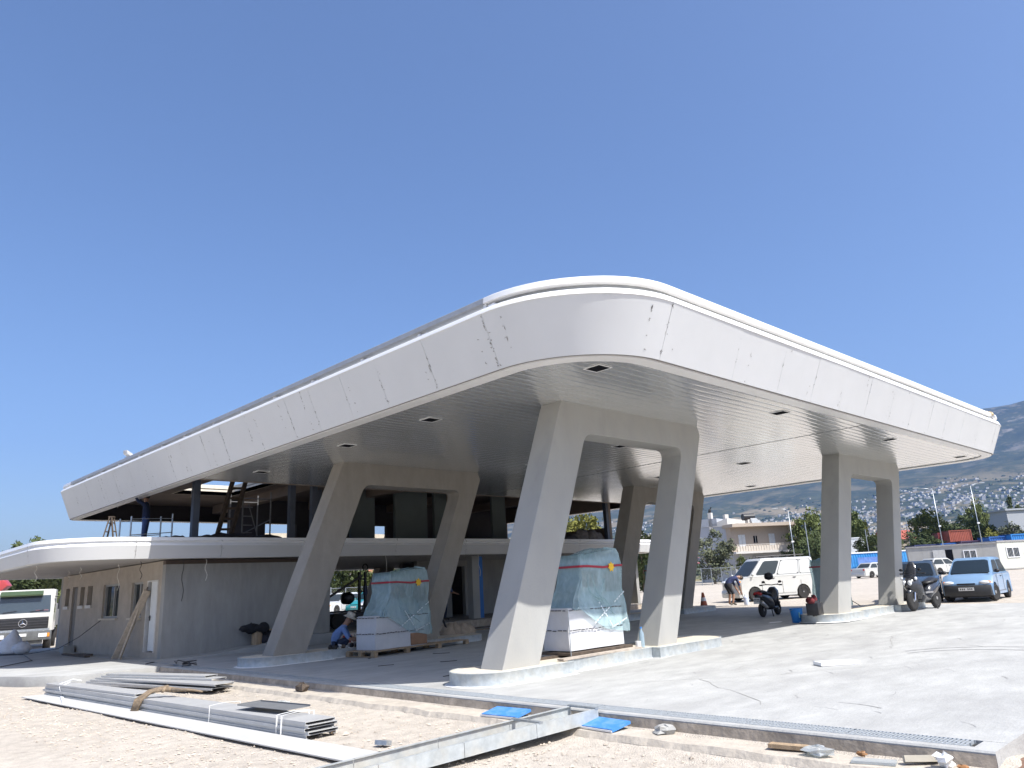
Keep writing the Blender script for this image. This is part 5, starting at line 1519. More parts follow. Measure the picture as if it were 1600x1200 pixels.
car('dark_hatchback', 'dark blue car parked behind the maxi scooter, half hidden by a concrete leg', 'car', (20.9, 1.55, gz(21, 1.5)), R(196), 4.0, 1.66, 1.42, 2.5, P_nb, M_bump, cab=(-.44, .22, -.33, .05), doors=3)
car('white_hatchback', 'white hatchback parked in front of the grey site cabin', 'car', (66.6, 14.6, gz(66.6, 14.6)), R(-28), 4.0, 1.70, 1.45, 2.5, P_wh, None, cab=(-.49, .24, -.36, .02), tail=.98, doors=2)
car('white_saloon', 'white saloon car parked in front of the blue container wall', 'car', (66.2, 20.6, gz(66, 20.6)), R(-20), 4.35, 1.72, 1.40, 2.6, P_wh, None, cab=(-.34, .22, -.20, .03), tail=.93, doors=2)
car('silver_car', 'silver car with its nose towards the open passage, partly behind the wrapped dispenser', 'car', (20.8, 36.3, gz(21, 36)), R(205), 4.1, 1.72, 1.45, 2.5, P_si, None, cab=(-.44, .24, -.33, .05), doors=2)
car('teal_car', 'teal green car seen through the open passage behind the silver one', 'car', (21.9, 39.7, gz(22, 39)), R(200), 3.9, 1.66, 1.42, 2.45, P_te, None, cab=(-.44, .22, -.33, .05), doors=2)
car('grey_estate', 'pale grey car at the left of the passage behind the black hoist', 'car', (20.2, 41.2, gz(20, 41)), R(200), 4.2, 1.7, 1.45, 2.55, paint('pale_grey_paint', (.56, .57, .58), .3), None, doors=2)
car('white_van', 'white panel van with roof bars parked beyond the canopy', 'van', (24.6, 9.4, gz(24.6, 9.4)), R(151), 4.4, 1.70, 1.93, 2.6, P_wh, None, zh=(.98, 1.14), zb=1.12, cab=(-.475, .36, -.455, .17), wr=.31, wt=.19, doors=3, closed_side=P_wh, roofrack=True)

# two scooters
def scooter(name, label, loc, rz, maxi, body):
    t = thing(name, label, 'scooter', loc, rz)
    wb = 1.5 if maxi else 1.25
    wr = .30 if maxi else .22
    xf, xr_ = wb / 2, -wb / 2
    for x in (xf, xr_):
        o = MB().lathe([(wr * .58, -.05), (wr * .8, -.065), (wr, -.03), (wr, .03), (wr * .8, .065), (wr * .58, .05)], 20, axis='Y').build('wheel', M_rubber, t, smooth=True, loc=(x, 0, wr))
        mb = MB().lathe([(wr * .62, -.04), (wr * .56, -.045), (wr * .56, .045), (wr * .62, .04)], 18, axis='Y').lathe([(.05, -.06), (.05, .06)], 10, axis='Y')
        for k in range(5): mb.bar((0, 0, 0), (wr * .6 * math.cos(k * 1.257), 0, wr * .6 * math.sin(k * 1.257)), .03)
        mb.build('rim', M_rim, o)
    def sec(x, w, z0, z1, e=.35):
        return [(x, -w * .5, z0), (x, -w, z0 + (z1 - z0) * .35), (x, -w * .9, z0 + (z1 - z0) * .75), (x, -w * e, z1), (x, w * e, z1), (x, w * .9, z0 + (z1 - z0) * .75), (x, w, z0 + (z1 - z0) * .35), (x, w * .5, z0)]
    s = 1.0 if maxi else .88
    # tail and seat base, step-through, front apron
    MB().loft([sec(xr_ - .32, .07, .66 * s, .78 * s), sec(xr_ - .18, .14, .56 * s, .82 * s), sec(xr_ + .15, .19, .42 * s, .80 * s), sec(xr_ + .5, .19, .30 * s, .74 * s), sec(xr_ + .68, .16, .24 * s, .55 * s)]).build('rear_body', body, t, smooth=True)
    MB().loft([sec(xr_ + .6, .16, .22 * s, .46 * s), sec(xf - .55, .17, .22 * s, (.58 if maxi else .34) * s), sec(xf - .38, .19, .24 * s, (.72 if maxi else .36) * s)]).build('floorboard', body, t, smooth=True)
    MB().loft([sec(xf - .44, .20, .26 * s, .78 * s), sec(xf - .30, .25 if maxi else .20, .34 * s, .98 * s), sec(xf - .14, .24 if maxi else .17, .48 * s, 1.0 * s), sec(xf + .06, .16 if maxi else .10, .62 * s, .92 * s), sec(xf + .18, .05, .70 * s, .80 * s)]).build('front_fairing', body, t, smooth=True)
    MB().loft([sec(xr_ - .22, .11, .80 * s, .88 * s), sec(xr_ + .05, .17, .79 * s, .92 * s), sec(xr_ + .3, .16, .75 * s, .84 * s), sec(xr_ + .62, .12, .72 * s, .80 * s)]).build('seat', M_black, t, smooth=True)
    MB().loft([sec(xf - .22, .05, wr * 1.6, wr * 2.02), sec(xf, .09, wr * 1.7, wr * 2.16), sec(xf + .2, .06, wr * 1.55, wr * 1.95)]).build('mudguard', body, t, smooth=True)
    mb = MB()
    for y in (-.085, .085): mb.tube([(xf, y, wr), (xf - .15, y, .72 * s)], .026, 7)
    mb.build('fork', M_chrome if maxi else M_black, t)
    mb = MB().tube([(xf - .30, -.34, 1.06 * s), (xf - .24, -.15, 1.08 * s), (xf - .22, 0, 1.06 * s), (xf - .24, .15, 1.08 * s), (xf - .30, .34, 1.06 * s)], .016, 6)
    for y in (-.32, .32): mb.tube([(xf - .31, y - .05, 1.06 * s), (xf - .31, y + .05, 1.06 * s)], .024, 6)
    mb.build('handlebar', M_black, t)
    for y in (-1, 1):
        m_ = MB().tube([(xf - .24, y * .17, 1.06 * s), (xf - .2, y * .24, 1.15 * s)], .008, 5).build('mirror_stalk', M_black, t)
        MB().blob((xf - .2, y * .27, 1.17 * s), (.02, .06, .04), 8, 6).build('mirror', M_black, m_, smooth=True)
    MB().tube([(xr_ + .1, -.14, .28), (xr_ - .1, -.16, .32), (xr_ - .42, -.17, .46)], [.03, .055, .06], 9).build('exhaust', M_rim, t, smooth=True)
    if maxi:
        g = []
        for k in range(7):
            f = k / 6
            x = xf + .02 - .30 * f; z = .94 + .46 * f; w = .185 - .10 * f ** 3
            g.append([(x - .06, -w, z - .02), (x, -w * .55, z), (x + .02, 0, z + .01), (x, w * .55, z), (x - .06, w, z - .02)])
        MB().loft(g, closed=False, caps=False).build('windshield', glass_mat('smoked_screen', (.02, .02, .025), .08, .25), t, smooth=True)
        for y in (-.075, .075): MB().blob((xf + .13, y, .80), (.06, .065, .075), 10, 6).build('headlight', M_lamp, t, smooth=True)
        for y in (-.2, .2): MB().blob((xf - .03, y, .92), (.06, .04, .05), 8, 5).build('indicator', M_lamp, t, smooth=True)
        MB().bar((xr_ + .3, .15, .12), (xr_ + .45, .22, .0), .03).build('side_stand', M_black, t)
        MB().box((0, .19, .50), (.5, .02, .05)).build('side_trim', M_rim, t)
    else:
        MB().blob((xr_ - .24, 0, .70), (.06, .15, .07), 10, 6).build('tail_lamp', M_red, t, smooth=True)
        p = MB().box((xr_ - .36, 0, .50), (.012, .20, .18), Matrix.Rotation(.25, 3, 'Y')).build('number_plate', M_plate, t)
        mk = MB()
        for zz in (.535, .47):
            for k in range(4): mk.box((xr_ - .372, -.07 + k * .046, zz), (.004, .026, .04))
        mk.build('plate_character', M_black, p)
        for y in (-.12, .12): MB().tube([(xr_ + .45, y, .22), (xr_ + .35, y * 1.6, .0)], .018, 5).build('stand', M_black, t)
        MB().lathe([(.02, -.1), (.13, -.06), (.145, .02), (.12, .10), (.04, .14)], 14, o=(xf - .33, .02, 1.19), axis='Z').build('helmet', M_black, t, smooth=True)
    return t
scooter('maxi_scooter', 'dark grey maxi scooter with smoked windscreen parked facing the camera', (14.95, -.62, sz(15)), R(174), True, paint('graphite_paint', (.030, .033, .042), .25))
scooter('black_scooter', 'small black scooter with a round helmet on its handlebar in the canopy shade', (12.9, 3.3, sz(12.9)), R(7), False, paint('black_paint', (.010, .011, .016), .35))
t = thing('red_scooter', 'red scooter half hidden beyond the right leg of the far right frame', 'scooter', (45.0, 10.2, gz(45, 10.2)), R(20))
for x in (-.6, .6): MB().lathe([(.12, -.05), (.24, -.04), (.24, .04), (.12, .05)], 14, axis='Y').build('wheel', M_rubber, t, loc=(x, 0, .24))
MB().loft([[(-.8, -.1, .6), (-.8, .1, .6), (-.8, .1, .8), (-.8, -.1, .8)], [(-.2, -.2, .35), (-.2, .2, .35), (-.2, .2, .85), (-.2, -.2, .85)], [(.2, -.15, .3), (.2, .15, .3), (.2, .15, .45), (.2, -.15, .45)], [(.55, -.2, .45), (.55, .2, .45), (.5, .15, 1.0), (.5, -.15, 1.0)]]).build('body', paint('red_paint', (.35, .02, .03)), t, bevel=.03)
MB().tube([(.45, -.3, 1.05), (.5, 0, 1.0), (.45, .3, 1.05)], .02, 5).build('handlebar', M_black, t)
MB().box((-.35, 0, .88), (.6, .3, .1)).build('seat', M_black, t, bevel=.03)

# lorry at the left
t = thing('lorry', 'white lorry cab with green sun visor facing the camera at the far left', 'lorry', (-1.05, 34.6, gz(-.9, 34.6) - .05), R(-106))
P_lw = paint('lorry_white', (.56, .55, .51), .4)
def sec2(y, k): return [(1.05 - k, y, .95), (1.08 - k, y, 1.45), (1.04 - k, y, 1.75), (.86 - k, y, 2.72), (.72 - k, y, 2.86 - k * .3), (-.85, y, 2.88 - k * .3), (-.9, y, .95)]
MB().loft([sec2(-1.2, .12), sec2(-1.1, .02), sec2(0, 0), sec2(1.1, .02), sec2(1.2, .12)]).build('cab', P_lw, t, smooth=True, auto=30)
MB().add([(1.045, -1.06, 1.80), (1.045, 1.06, 1.80), (.90, 1.02, 2.58), (.90, -1.02, 2.58)], [(0, 1, 2, 3)]).build('windscreen', glass_mat('lorry_glass', (.05, .07, .09), .05, .2), t)
for s_ in (1, -1):
    MB().add([(.85, s_ * 1.205, 1.75), (0.0, s_ * 1.205, 1.75), (0, s_ * 1.205, 2.5), (.68, s_ * 1.205, 2.5)], [(0, 1, 2, 3)]).build('side_window', M_glass, t)
MB().prism([(.82, 2.64), (1.16, 2.56), (1.18, 2.62), (.84, 2.80)], (0, -1.02, 0), (1, 0, 0), (0, 0, 1), (0, 1.72, 0)).build('sun_visor', mat('green_tinted_visor', (.06, .09, .04), .4, var=.1), t)
gr = MB().box((1.085, 0, 1.32), (.05, 2.06, .52)).build('grille', M_black, t, bevel=.02)
for z in (1.15, 1.27, 1.39, 1.51): MB().box((1.115, 0, z), (.02, 1.98, .02)).build('grille_bar', mat('dark_grey_bar', (.06, .06, .065), .5), gr)
em = MB()
n = 24
for k in range(n):
    a0, a1 = 2 * math.pi * k / n, 2 * math.pi * (k + 1) / n
    em.bar((1.13, .17 * math.cos(a0), 1.33 + .17 * math.sin(a0)), (1.13, .17 * math.cos(a1), 1.33 + .17 * math.sin(a1)), .022)
for k in range(3):
    a_ = math.pi / 2 + k * 2 * math.pi / 3
    c_, s__ = math.cos(a_), math.sin(a_)
    em.add([(1.13, .165 * c_, 1.33 + .165 * s__), (1.13, -.03 * s__, 1.33 + .03 * c_), (1.145, 0, 1.33), (1.13, .03 * s__, 1.33 - .03 * c_)], [(0, 1, 2), (0, 2, 3)])
em.build('star_emblem', M_chrome, t)
MB().box((1.12, 0, 1.0), (.08, 2.2, .1)).build('silver_strip', M_galv, t)
bmp = MB().box((1.12, 0, .74), (.2, 2.4, .40)).box((1.05, 0, .45), (.14, 1.7, .18)).build('bumper', mat('grey_bumper', (.10, .105, .105), .6, var=.2), t, bevel=.03)
for s_ in (1, -1):
    h = MB().box((1.225, s_ * .85, .76), (.03, .34, .17)).build('headlight', M_lamp, bmp)
    MB().box((1.225, s_ * 1.08, .76), (.03, .1, .17)).build('indicator', M_amber, bmp)
    MB().bar((.9, s_ * 1.2, 2.5), (1.1, s_ * 1.45, 2.45), .03).box((1.12, s_ * 1.45, 2.15), (.06, .2, .5)).build('wing_mirror', M_black, t)
    wheel(t, .1, s_ * 1.0, .5, .3, s_)
    wheel(t, -3.6, s_ * 1.0, .5, .3, s_)
MB().box((1.23, -.05, .80), (.012, .5, .12)).build('number_plate', M_plate, t)
for s_ in (1, -1): MB().bar((1.06, s_ * .55 - .3, 1.84), (1.05, s_ * .55 + .25, 1.90), .02).build('wiper', M_black, t)
MB().box((1.0, .72, 1.86), (.06, .5, .07)).build('dashboard_papers', mat('red_white_paper', (.6, .2, .2), .7, var=.6, scale=14), t)
MB().box((-2.9, 0, .85), (5.2, .9, .28)).build('chassis', M_black, t)
MB().prism([(-1.2, 1.1), (-6.2, 1.1), (-6.2, 2.2), (-1.2, 2.2)], (0, -1.2, 0), (1, 0, 0), (0, 0, 1), (0, 2.4, 0)).build('tipper_body', mat('grey_tipper', (.2, .2, .2), .6), t, bevel=.03)
t2 = thing('loader_crane', 'red folded crane head rising behind the lorry cab', 'crane', (-2.6, 37.2, gz(-2, 36)), R(-35))
P_red = paint('crane_red', (.42, .05, .05), .45)
MB().prism([(-1.5, 2.75), (1.0, 2.8), (1.35, 3.1), (1.0, 3.55), (-1.5, 3.6)], (0, -.25, 0), (1, 0, 0), (0, 0, 1), (0, .5, 0)).build('boom', P_red, t2, bevel=.03)
MB().box((-1.0, 0, 1.4), (.4, .5, 2.8)).build('post', P_red, t2); MB().box((.55, 0, 2.65), (.35, .3, .35)).build('hook_block', mat('orange_red', (.5, .10, .04), .5), t2, bevel=.03)
mb = MB()
rnd = random.Random(2)
rings = []
for f, rx, ox in ((0, .52, 0), (.12, .56, .0), (.35, .44, -.02), (.6, .28, .06), (.85, .13, .10), (1.0, .04, .12)):
    rings.append([(ox + rx * (1 + .12 * math.sin(5 * a_ + f * 7)) * math.cos(a_), .8 * rx * (1 + .12 * math.sin(4 * a_ + f * 9)) * math.sin(a_), f * .82) for a_ in [2 * math.pi * k / 18 for k in range(18)]])
mb.loft(rings)
mb.blob((.52, -.1, .16), (.30, .3, .22), 10, 6, jit=.2)
tag(mb.build('white_rubble_bag', mat('white_bag', (.70, .70, .71), .5, var=.1, bump=.7, bscale=5), smooth=True, loc=(-3.6, 24.2, .02), rotz=R(-45)), 'white plastic bag slumped in front of the lorry', 'bag')
tag(MB().bar((3.2, 31.5, -.2), (3.2, 31.5, 1.0), .05).bar((2.2, 31.5, .9), (4.2, 31.5, .95), .05).bar((2.3, 31.5, -.2), (3.2, 31.5, .7), .04).build('steel_rack', M_steelblue), 'small steel frame standing right of the lorry', 'frame')

# ---------------------------------------------------------------- buildings and containers in the background
def rib_container(name, label, a_, b_, z, h, w, col, cat='container', roof=None, ribs=None):
    """long side from a_ to b_ (ground points), away from the camera by w"""
    a_, b_ = Vector(a_), Vector(b_)
    d = (b_ - a_); L_ = d.length
    rz = math.atan2(d.y, d.x)
    t = thing(name, label, cat, (a_.x, a_.y, z), rz)
    nrib = ribs or int(L_ / .28)
    pts = []
    for k in range(nrib):
        x0 = L_ * k / nrib; dx = L_ / nrib
        pts += [(x0, 0), (x0 + dx * .35, 0), (x0 + dx * .5, .035), (x0 + dx * .85, .035)]
    pts += [(L_, 0), (L_, w), (0, w)]
    MB().prism(pts, (0, 0, .12), (1, 0, 0), (0, 1, 0), (0, 0, h - .2)).build('corrugated_body', col, t)
    f = MB()
    for x in (0.03, L_ - .03):
        for y in (0.0, w): f.box((x, y, h / 2), (.14, .14, h))
    for zz in (.07, h - .05):
        for y in (0.0, w): f.box((L_ / 2, y, zz), (L_, .13, .13))
    f.build('frame', roof or col, t)
    MB().box((L_ / 2, w / 2, h + .01), (L_ + .1, w + .1, .03)).build('roof', roof or col, t)
    return t
def W_(x, y): return (x, y)
c_blue = mat('container_blue', (.03, .12, .38), .5, var=.12, scale=1.2, stain=.3); c_lblue = mat('container_light_blue', (.04, .27, .60), .5, var=.15, scale=1.0, stain=.35, stain_col=(.12, .18, .5))
c_red = mat('container_red', (.33, .085, .055), .55, var=.15, scale=1.0); c_nav = mat('container_navy', (.035, .045, .12), .55, var=.2, scale=1.0); c_pur = mat('container_plum', (.07, .045, .09), .55, var=.2)
P0 = Vector((CPOS.x, CPOS.y))
def at(px, dep, py=890.0):
    """ground position whose bearing matches the photograph at the given depth along the view"""
    d = _f + _r2 * ((px - 800) / 1168.55) - _u2 * ((py - 600) / 1168.55)
    p = CPOS + d * dep
    return (p.x, p.y)
g1 = gz(79, 27)
rib_container('blue_container', 'bright light blue container wall with faded lilac panel behind the white saloon', at(1322, 86), at(1437, 86), .32, 2.75, 2.4, c_lblue, roof=M_white, ribs=30)
a_, b_ = Vector(at(1343, 85.5)), Vector(at(1385, 85.5)); dd = (b_ - a_)
tag(MB().box(((a_.x + b_.x) / 2, (a_.y + b_.y) / 2, 1.85), (dd.length, .04, 1.3), math.atan2(dd.y, dd.x)).build('faded_panel', mat('lilac_faded_panel', (.12, .22, .52), .6, var=.3, scale=2)), 'faded lilac panel fixed on the bright blue container wall', 'panel')
rib_container('navy_container', 'navy container showing above the left of the grey site cabin', at(1436, 100), at(1480, 100), .3, 3.6, 2.4, c_nav)
rib_container('blue_container', 'mid blue container above the cabin, right of the left lamp post', at(1478, 99), at(1512, 99), .3, 3.6, 2.4, c_blue)
rib_container('plum_container', 'dark plum container above the middle of the grey cabin', at(1510, 98), at(1556, 98), .3, 3.75, 2.4, c_pur)
rib_container('blue_container', 'deep blue container above the white cabin', at(1556, 96), at(1593, 96), .35, 4.0, 2.4, c_blue)
rib_container('blue_container', 'brighter blue container at the right edge of the picture', at(1591, 95), at(1640, 95), .35, 4.15, 2.4, mat('container_mid_blue', (.03, .20, .52), .5, var=.1))
rib_container('red_container', 'orange red container stacked behind the dark row', at(1494, 125), at(1529, 125), .3, 6.3, 2.4, c_red)
rib_container('red_container', 'dark red container end beside the orange red one', at(1476, 127), at(1494, 127), .3, 6.1, 2.4, mat('container_dark_red', (.22, .04, .04), .5, var=.2))
rib_container('white_shed', 'white metal shed partly behind the left leg of the far right frame', at(1318, 110), at(1357, 110), .4, 5.3, 5, mat('white_shed_sheet', (.70, .72, .73), .5, var=.04), cat='shed', ribs=24)
tag(MB().box((*at(1492, 92), 2.9), (2.2, 1.2, .8)).build('green_bin', mat('green_bin', (.02, .18, .06), .6)), 'green bin on the roofs between the dark containers', 'bin')
def cabin(name, label, pa, pb, z, h, w, col, wins, door=None):
    a_, b_ = Vector(pa), Vector(pb); d = b_ - a_; L_ = d.length; rz = math.atan2(d.y, d.x)
    t = thing(name, label, 'site cabin', (a_.x, a_.y, z), rz)
    n = max(4, int(L_ / 1.15))
    for k in range(n):
        x0, x1 = L_ * k / n, L_ * (k + 1) / n
        if door and x0 < (door[0] + door[1]) / 2 < x1: pass
        MB().box(((x0 + x1) / 2, w / 2, h / 2), (x1 - x0 - .012, w - .02, h - .1)).build('wall_panel', col, t)
    MB().box((L_ / 2, w / 2, h / 2), (L_ - .05, w - .06, h - .12)).build('wall_core', mat('grey_joint', (.25, .25, .24), .7), t)
    MB().box((L_ / 2, w / 2, h - .02), (L_ + .12, w + .14, .14)).build('roof', mat('grey_cabin_roof', (.30, .29, .28), .6), t)
    MB().box((L_ / 2, w / 2, .04), (L_ + .04, w + .02, .12)).build('base_rail', mat('grey_cabin_roof', (.3, .29, .28)), t)
    for x0, x1, z0, z1 in wins:
        f = MB()
        for xx in (x0, (x0 + x1) / 2, x1): f.box((xx, -.03, (z0 + z1) / 2), (.07, .06, z1 - z0))
        for zz in (z0, z1): f.box(((x0 + x1) / 2, -.03, zz), (x1 - x0 + .07, .065, .07))
        f = f.build('window', M_white, t)
        MB().box(((x0 + x1) / 2, -.006, (z0 + z1) / 2), (x1 - x0 - .05, .02, z1 - z0 - .05)).build('pane', mat('dark_pane', (.03, .04, .045), .1), f)
        br = MB()
        for k in range(9): br.box((x0 + (x1 - x0) * (k + .5) / 9, -.045, (z0 + z1) / 2), (.022, .02, z1 - z0 - .08))
        br.build('bars', mat('pale_bar', (.5, .5, .5), .5), f)
    if door:
        MB().box(((door[0] + door[1]) / 2, -.012, 1.1), (door[1] - door[0], .03, 2.05)).build('doorway', M_dark, t)
        MB().box((door[0] - .55, -.05, 1.12), (1.05, .05, 2.05)).build('door', mat('pale_cabin_door', (.50, .50, .48), .6), t)
    return t
c_cab = mat('grey_cabin_panel', (.36, .355, .335), .6, var=.05, scale=1.5); c_cabw = mat('white_cabin_panel', (.54, .55, .48), .6, var=.04, scale=1.5)
pa, pb = Vector(at(1423, 73)), Vector(at(1566, 70)); pc = Vector(at(1618, 71.5))
LL = (pb - pa).length
cabin('site_cabin', 'grey prefabricated cabin with barred window and open dark doorway', pa, pb, gz(73, 15) + .05, 2.55, 2.4, c_cab, [(LL * .625, LL * .76, 1.05, 1.95)], (LL * .425, LL * .505))
LW = (pc - pb).length
cabin('site_cabin', 'bright white cabin with barred window at the right edge', pb, pc, gz(76, 11) + .05, 2.62, 2.4, c_cabw, [(LW * .24, LW * .62, 1.1, 2.0)])

# two storey house
hA, hB = Vector(at(1149, 95)), Vector(at(1263, 97)); hd_ = hB - hA; HL = hd_.length; hz = math.atan2(hd_.y, hd_.x)
M_hw = mat('peach_house_render', (.43, .36, .29), .85, var=.05); M_hs = mat('grey_white_render', (.38, .385, .39), .85, var=.04); M_hwhite = mat('white_house_render', (.58, .56, .52), .85, var=.04)
t = thing('house', 'beige two storey flat roofed house with a long balcony', 'house', (hA.x, hA.y, .55), hz)
MB().box((HL / 2, 3.5, 1.7), (HL * .99, 7, 3.4)).build('ground_floor', M_hs, t)
MB().box((HL * .42, 3.6, 5.1), (HL * .83, 6.6, 3.2)).build('upper_floor', M_hw, t)
MB().box((HL / 2, 3.0, 6.85), (HL * 1.05, 8.2, .42)).build('roof_slab', M_hw, t)
MB().box((HL * .45, .0, 3.42), (HL * .93, 2.2, .26)).build('balcony_floor', M_hwhite, t)
for k in range(26): MB().box((HL * (.02 + .9 * k / 25), -.98, 3.95), (.045, .04, .8)).build('baluster', mat('balcony_rail', (.60, .55, .48), .6), t)
MB().box((HL * .46, -.98, 4.38), (HL * .9, .06, .06)).build('handrail', MATS['balcony_rail'], t)
MB().box((HL * .46, -.93, 3.9), (HL * .88, .02, .62)).build('balcony_panel', mat('balcony_panel', (.62, .55, .46), .7), t)
for x0, x1, z0, z1 in ((.11, .20, 3.6, 5.7), (.315, .365, 4.6, 5.5), (.53, .61, 3.6, 5.7), (.80, .835, 4.7, 5.55)):
    o = MB().box((HL * (x0 + x1) / 2, .27, (z0 + z1) / 2), (HL * (x1 - x0), .06, z1 - z0)).build('window', mat('pale_shutter', (.58, .60, .60), .6) if z0 < 4 else M_dark, t)
    MB().box((HL * (x0 + x1) / 2, .235, (z0 + z1) / 2), (.05, .04, z1 - z0)).build('mullion', M_hwhite, o)
MB().box((HL * .33, -.05, 1.6), (HL * .16, .1, 2.6)).build('recess', mat('grey_recess', (.3, .29, .28), .8), t)
MB().box((HL * .965, 1.0, 5.1), (.35, .35, 3.2)).box((HL * .84, .3, 5.1), (.35, .35, 3.2)).build('terrace_pillar', M_hwhite, t)
MB().box((HL * .90, .3, 5.9), (HL * .13, .1, .5)).box((HL * .9, .3, 4.0), (HL * .13, .1, .5)).box((HL * .9, 6.5, 5.0), (HL * .12, .1, 3.0)).build('terrace_screen', mat('brown_terrace', (.17, .10, .07), .8), t)
for x in (.035,): MB().box((HL * x, 1.5, 7.7), (.5, .6, 1.5)).build('chimney', M_hwhite, t)
wh = MB().lathe([(.45, -.8), (.45, .8)], 14, o=(HL * .40, 2.5, 8.1), axis='X').build('solar_tank', M_black, t, smooth=True, auto=40)
MB().slab4((HL * .42, 2.0, 7.1), (HL * .56, 2.0, 7.1), (HL * .48, 2.0, 7.9), (HL * .40, 2.0, 7.9), .1).build('solar_panel', mat('solar_panel_pale', (.45, .48, .5), .3), wh)
MB().box((HL * .40, 2.5, 7.4), (.6, .8, .7)).build('tank_stand', M_hwhite, wh)
n_a, n_b = Vector(at(1087, 99)), Vector(at(1148, 96)); nd = n_b - n_a; NL = nd.length
t = thing('neighbour_house', 'pale grey house with white chimney standing left of the beige one', 'house', (n_a.x, n_a.y, .5), math.atan2(nd.y, nd.x))
MB().box((NL * .6, 4, 3.6), (NL * .8, 8, 7.2)).build('wall', mat('blue_grey_render', (.38, .40, .43), .85, var=.05), t)
MB().box((NL * .45, 4, 7.6), (NL * .5, 8.2, 1.0)).build('parapet', mat('blue_grey_render', (.38, .4, .43)), t)
MB().prism([(0, 0), (NL * .45, 0), (NL * .45, 1.0), (0, .3)], (NL * .52, -.1, 7.0), (1, 0, 0), (0, 0, 1), (0, 8, 0)).build('roof', M_hwhite, t)
MB().box((NL * .53, .2, 7.8), (.45, .6, 2.2)).build('chimney', M_hwhite, t)
MB().blob((NL * .53, .2, 9.1), (.22, .2, .3), 8, 5, jit=.2).bar((NL * .53, .2, 9.2), (NL * .58, .2, 9.65), .1).build('chimney_cowl', M_black, t)
MB().box((NL * .1, 5, 3.0), (NL * .25, 6, 6.0)).build('side_wing', M_hs, t)
# pergola and plants in front of the house
t = thing('pergola', 'low dark pergola in front of the beige house', 'pergola', (*at(1164, 88), .55), hz)
for x in (0, 1.4, 2.8, 4.2, 5.6): MB().box((x, 0, 1.2), (.1, .1, 2.4)).build('post', M_black, t)
MB().box((2.8, 0, 2.4), (6, .12, .12)).build('beam', M_black, t)
for x in (.5, 2, 3.4, 4.8): MB().box((x + .2, .1, 1.3), (1.0, .05, 1.3)).build('screen', mat('dull_screen', (.3, .32, .32), .6), t)
# chain-link fences
def fence(name, label, a_, b_, z, h, n, rails=True):
    a_, b_ = Vector(a_), Vector(b_); d = b_ - a_; L_ = d.length
    t = thing(name, label, 'fence', (a_.x, a_.y, z), math.atan2(d.y, d.x))
    for k in range(n): MB().tube([(L_ * k / (n - 1), 0, 0), (L_ * k / (n - 1), 0, h + .1)], .035, 6).build('post', M_galv, t)
    if rails: MB().tube([(0, 0, h), (L_, 0, h)], .02, 5).build('top_rail', M_galv, t)
    m_ = mat('wire_mesh', (.22, .23, .22), .6, metal=.3)
    q = MB()
    st = .16
    x = 0
    while x < L_:
        q.bar((x, 0, 0), (min(L_, x + h * .8), 0, h), .006); q.bar((x, 0, h), (min(L_, x + h * .8), 0, 0), .006); x += st
    q.build('wire_mesh', m_, t)['kind'] = 'stuff'
    return t
fence('wire_fence', 'wire fence on steel posts in front of the tree by the pale grey house', at(1035, 80, 914), at(1160, 80, 908), gz(62, 36), 1.75, 9)
fence('wire_fence', 'wire fence behind the cars seen through the open passage', at(470, 58, 950), at(720, 60, 940), gz(22, 44) + .1, 1.7, 12)
# lamp posts
def lamp(label, p, z, h, arm, rz, r=.055):
    t = thing('street_lamp', label, 'lamp post', (p[0], p[1], z), rz, 'tall steel lamp posts')
    MB().tube([(0, 0, 0), (0, 0, h)], [r, r * .6], 8).build('post', M_galv, t, smooth=True)
    MB().tube([(0, 0, h - .1), (arm * .3, 0, h + .12), (arm, 0, h + .22)], .035, 6).build('arm', M_galv, t, smooth=True)
    MB().box((arm + (.3 if arm > 0 else -.3), 0, h + .25), (.6, .18, .08)).build('lamp_head', M_galv, t, bevel=.03)
    MB().box((0, -.09, h * .55), (.25, .1, .14)).build('bracket_box', M_white, t)
    return t
yz = YAW - R(90)
lamp('lamp post in front of the beige house, arm pointing left', at(1246, 74, 900), .45, 6.9, -1.0, yz)
lamp('lamp post behind the grey cabin, arm pointing left over the blue containers', at(1481, 80, 890), .45, 8.8, -1.5, yz)
lamp('rightmost lamp post with a short arm, rising behind the white cabin', at(1543, 80, 888), .45, 9.0, 1.0, yz)
for lab, px, dep, h, py in (('thin bare pole right of the beige house', 1270, 76, 5.9, 900), ('thin pale pole between the legs of the far right frame', 1363, 95, 5.8, 895), ('thin pole by the red roof right of the far right frame', 1430, 120, 9.5, 893), ('white pole seen through the end opening of the upper floor', 905, 70, 8.6, 920)):
    p = at(px, dep, py)
    tag(MB().tube([(p[0], p[1], .3), (p[0], p[1], .3 + h)], .05, 6).build('thin_pole', M_galv), lab, 'pole')
def simple_house(name, label, pa, dep, px2, z, h, wallm, roofm, pitched):
    a_, b_ = Vector(at(pa, dep)), Vector(at(px2, dep)); d = b_ - a_; L_ = d.length
    t = thing(name, label, 'house', (a_.x, a_.y, z), math.atan2(d.y, d.x))
    MB().box((L_ / 2, 4, h / 2), (L_, 8, h)).build('wall', wallm, t)
    if pitched: MB().prism([(-.4, 0), (8.4, 0), (4, 2.2)], (-.3, 0, h), (0, 1, 0), (0, 0, 1), (L_ + .6, 0, 0)).build('roof', roofm, t)
    else: MB().box((L_ / 2, 4, h + .15), (L_ + .8, 8.8, .4)).build('roof', roofm, t)
    for k in range(3):
        o = MB().box((L_ * (k + .5) / 3, -.02, h * .55), (1.1, .08, 1.2)).build('window', M_dark, t)
        MB().box((L_ * (k + .5) / 3, -.05, h * .55 - .68), (1.3, .14, .1)).build('sill', wallm, o)
    return t
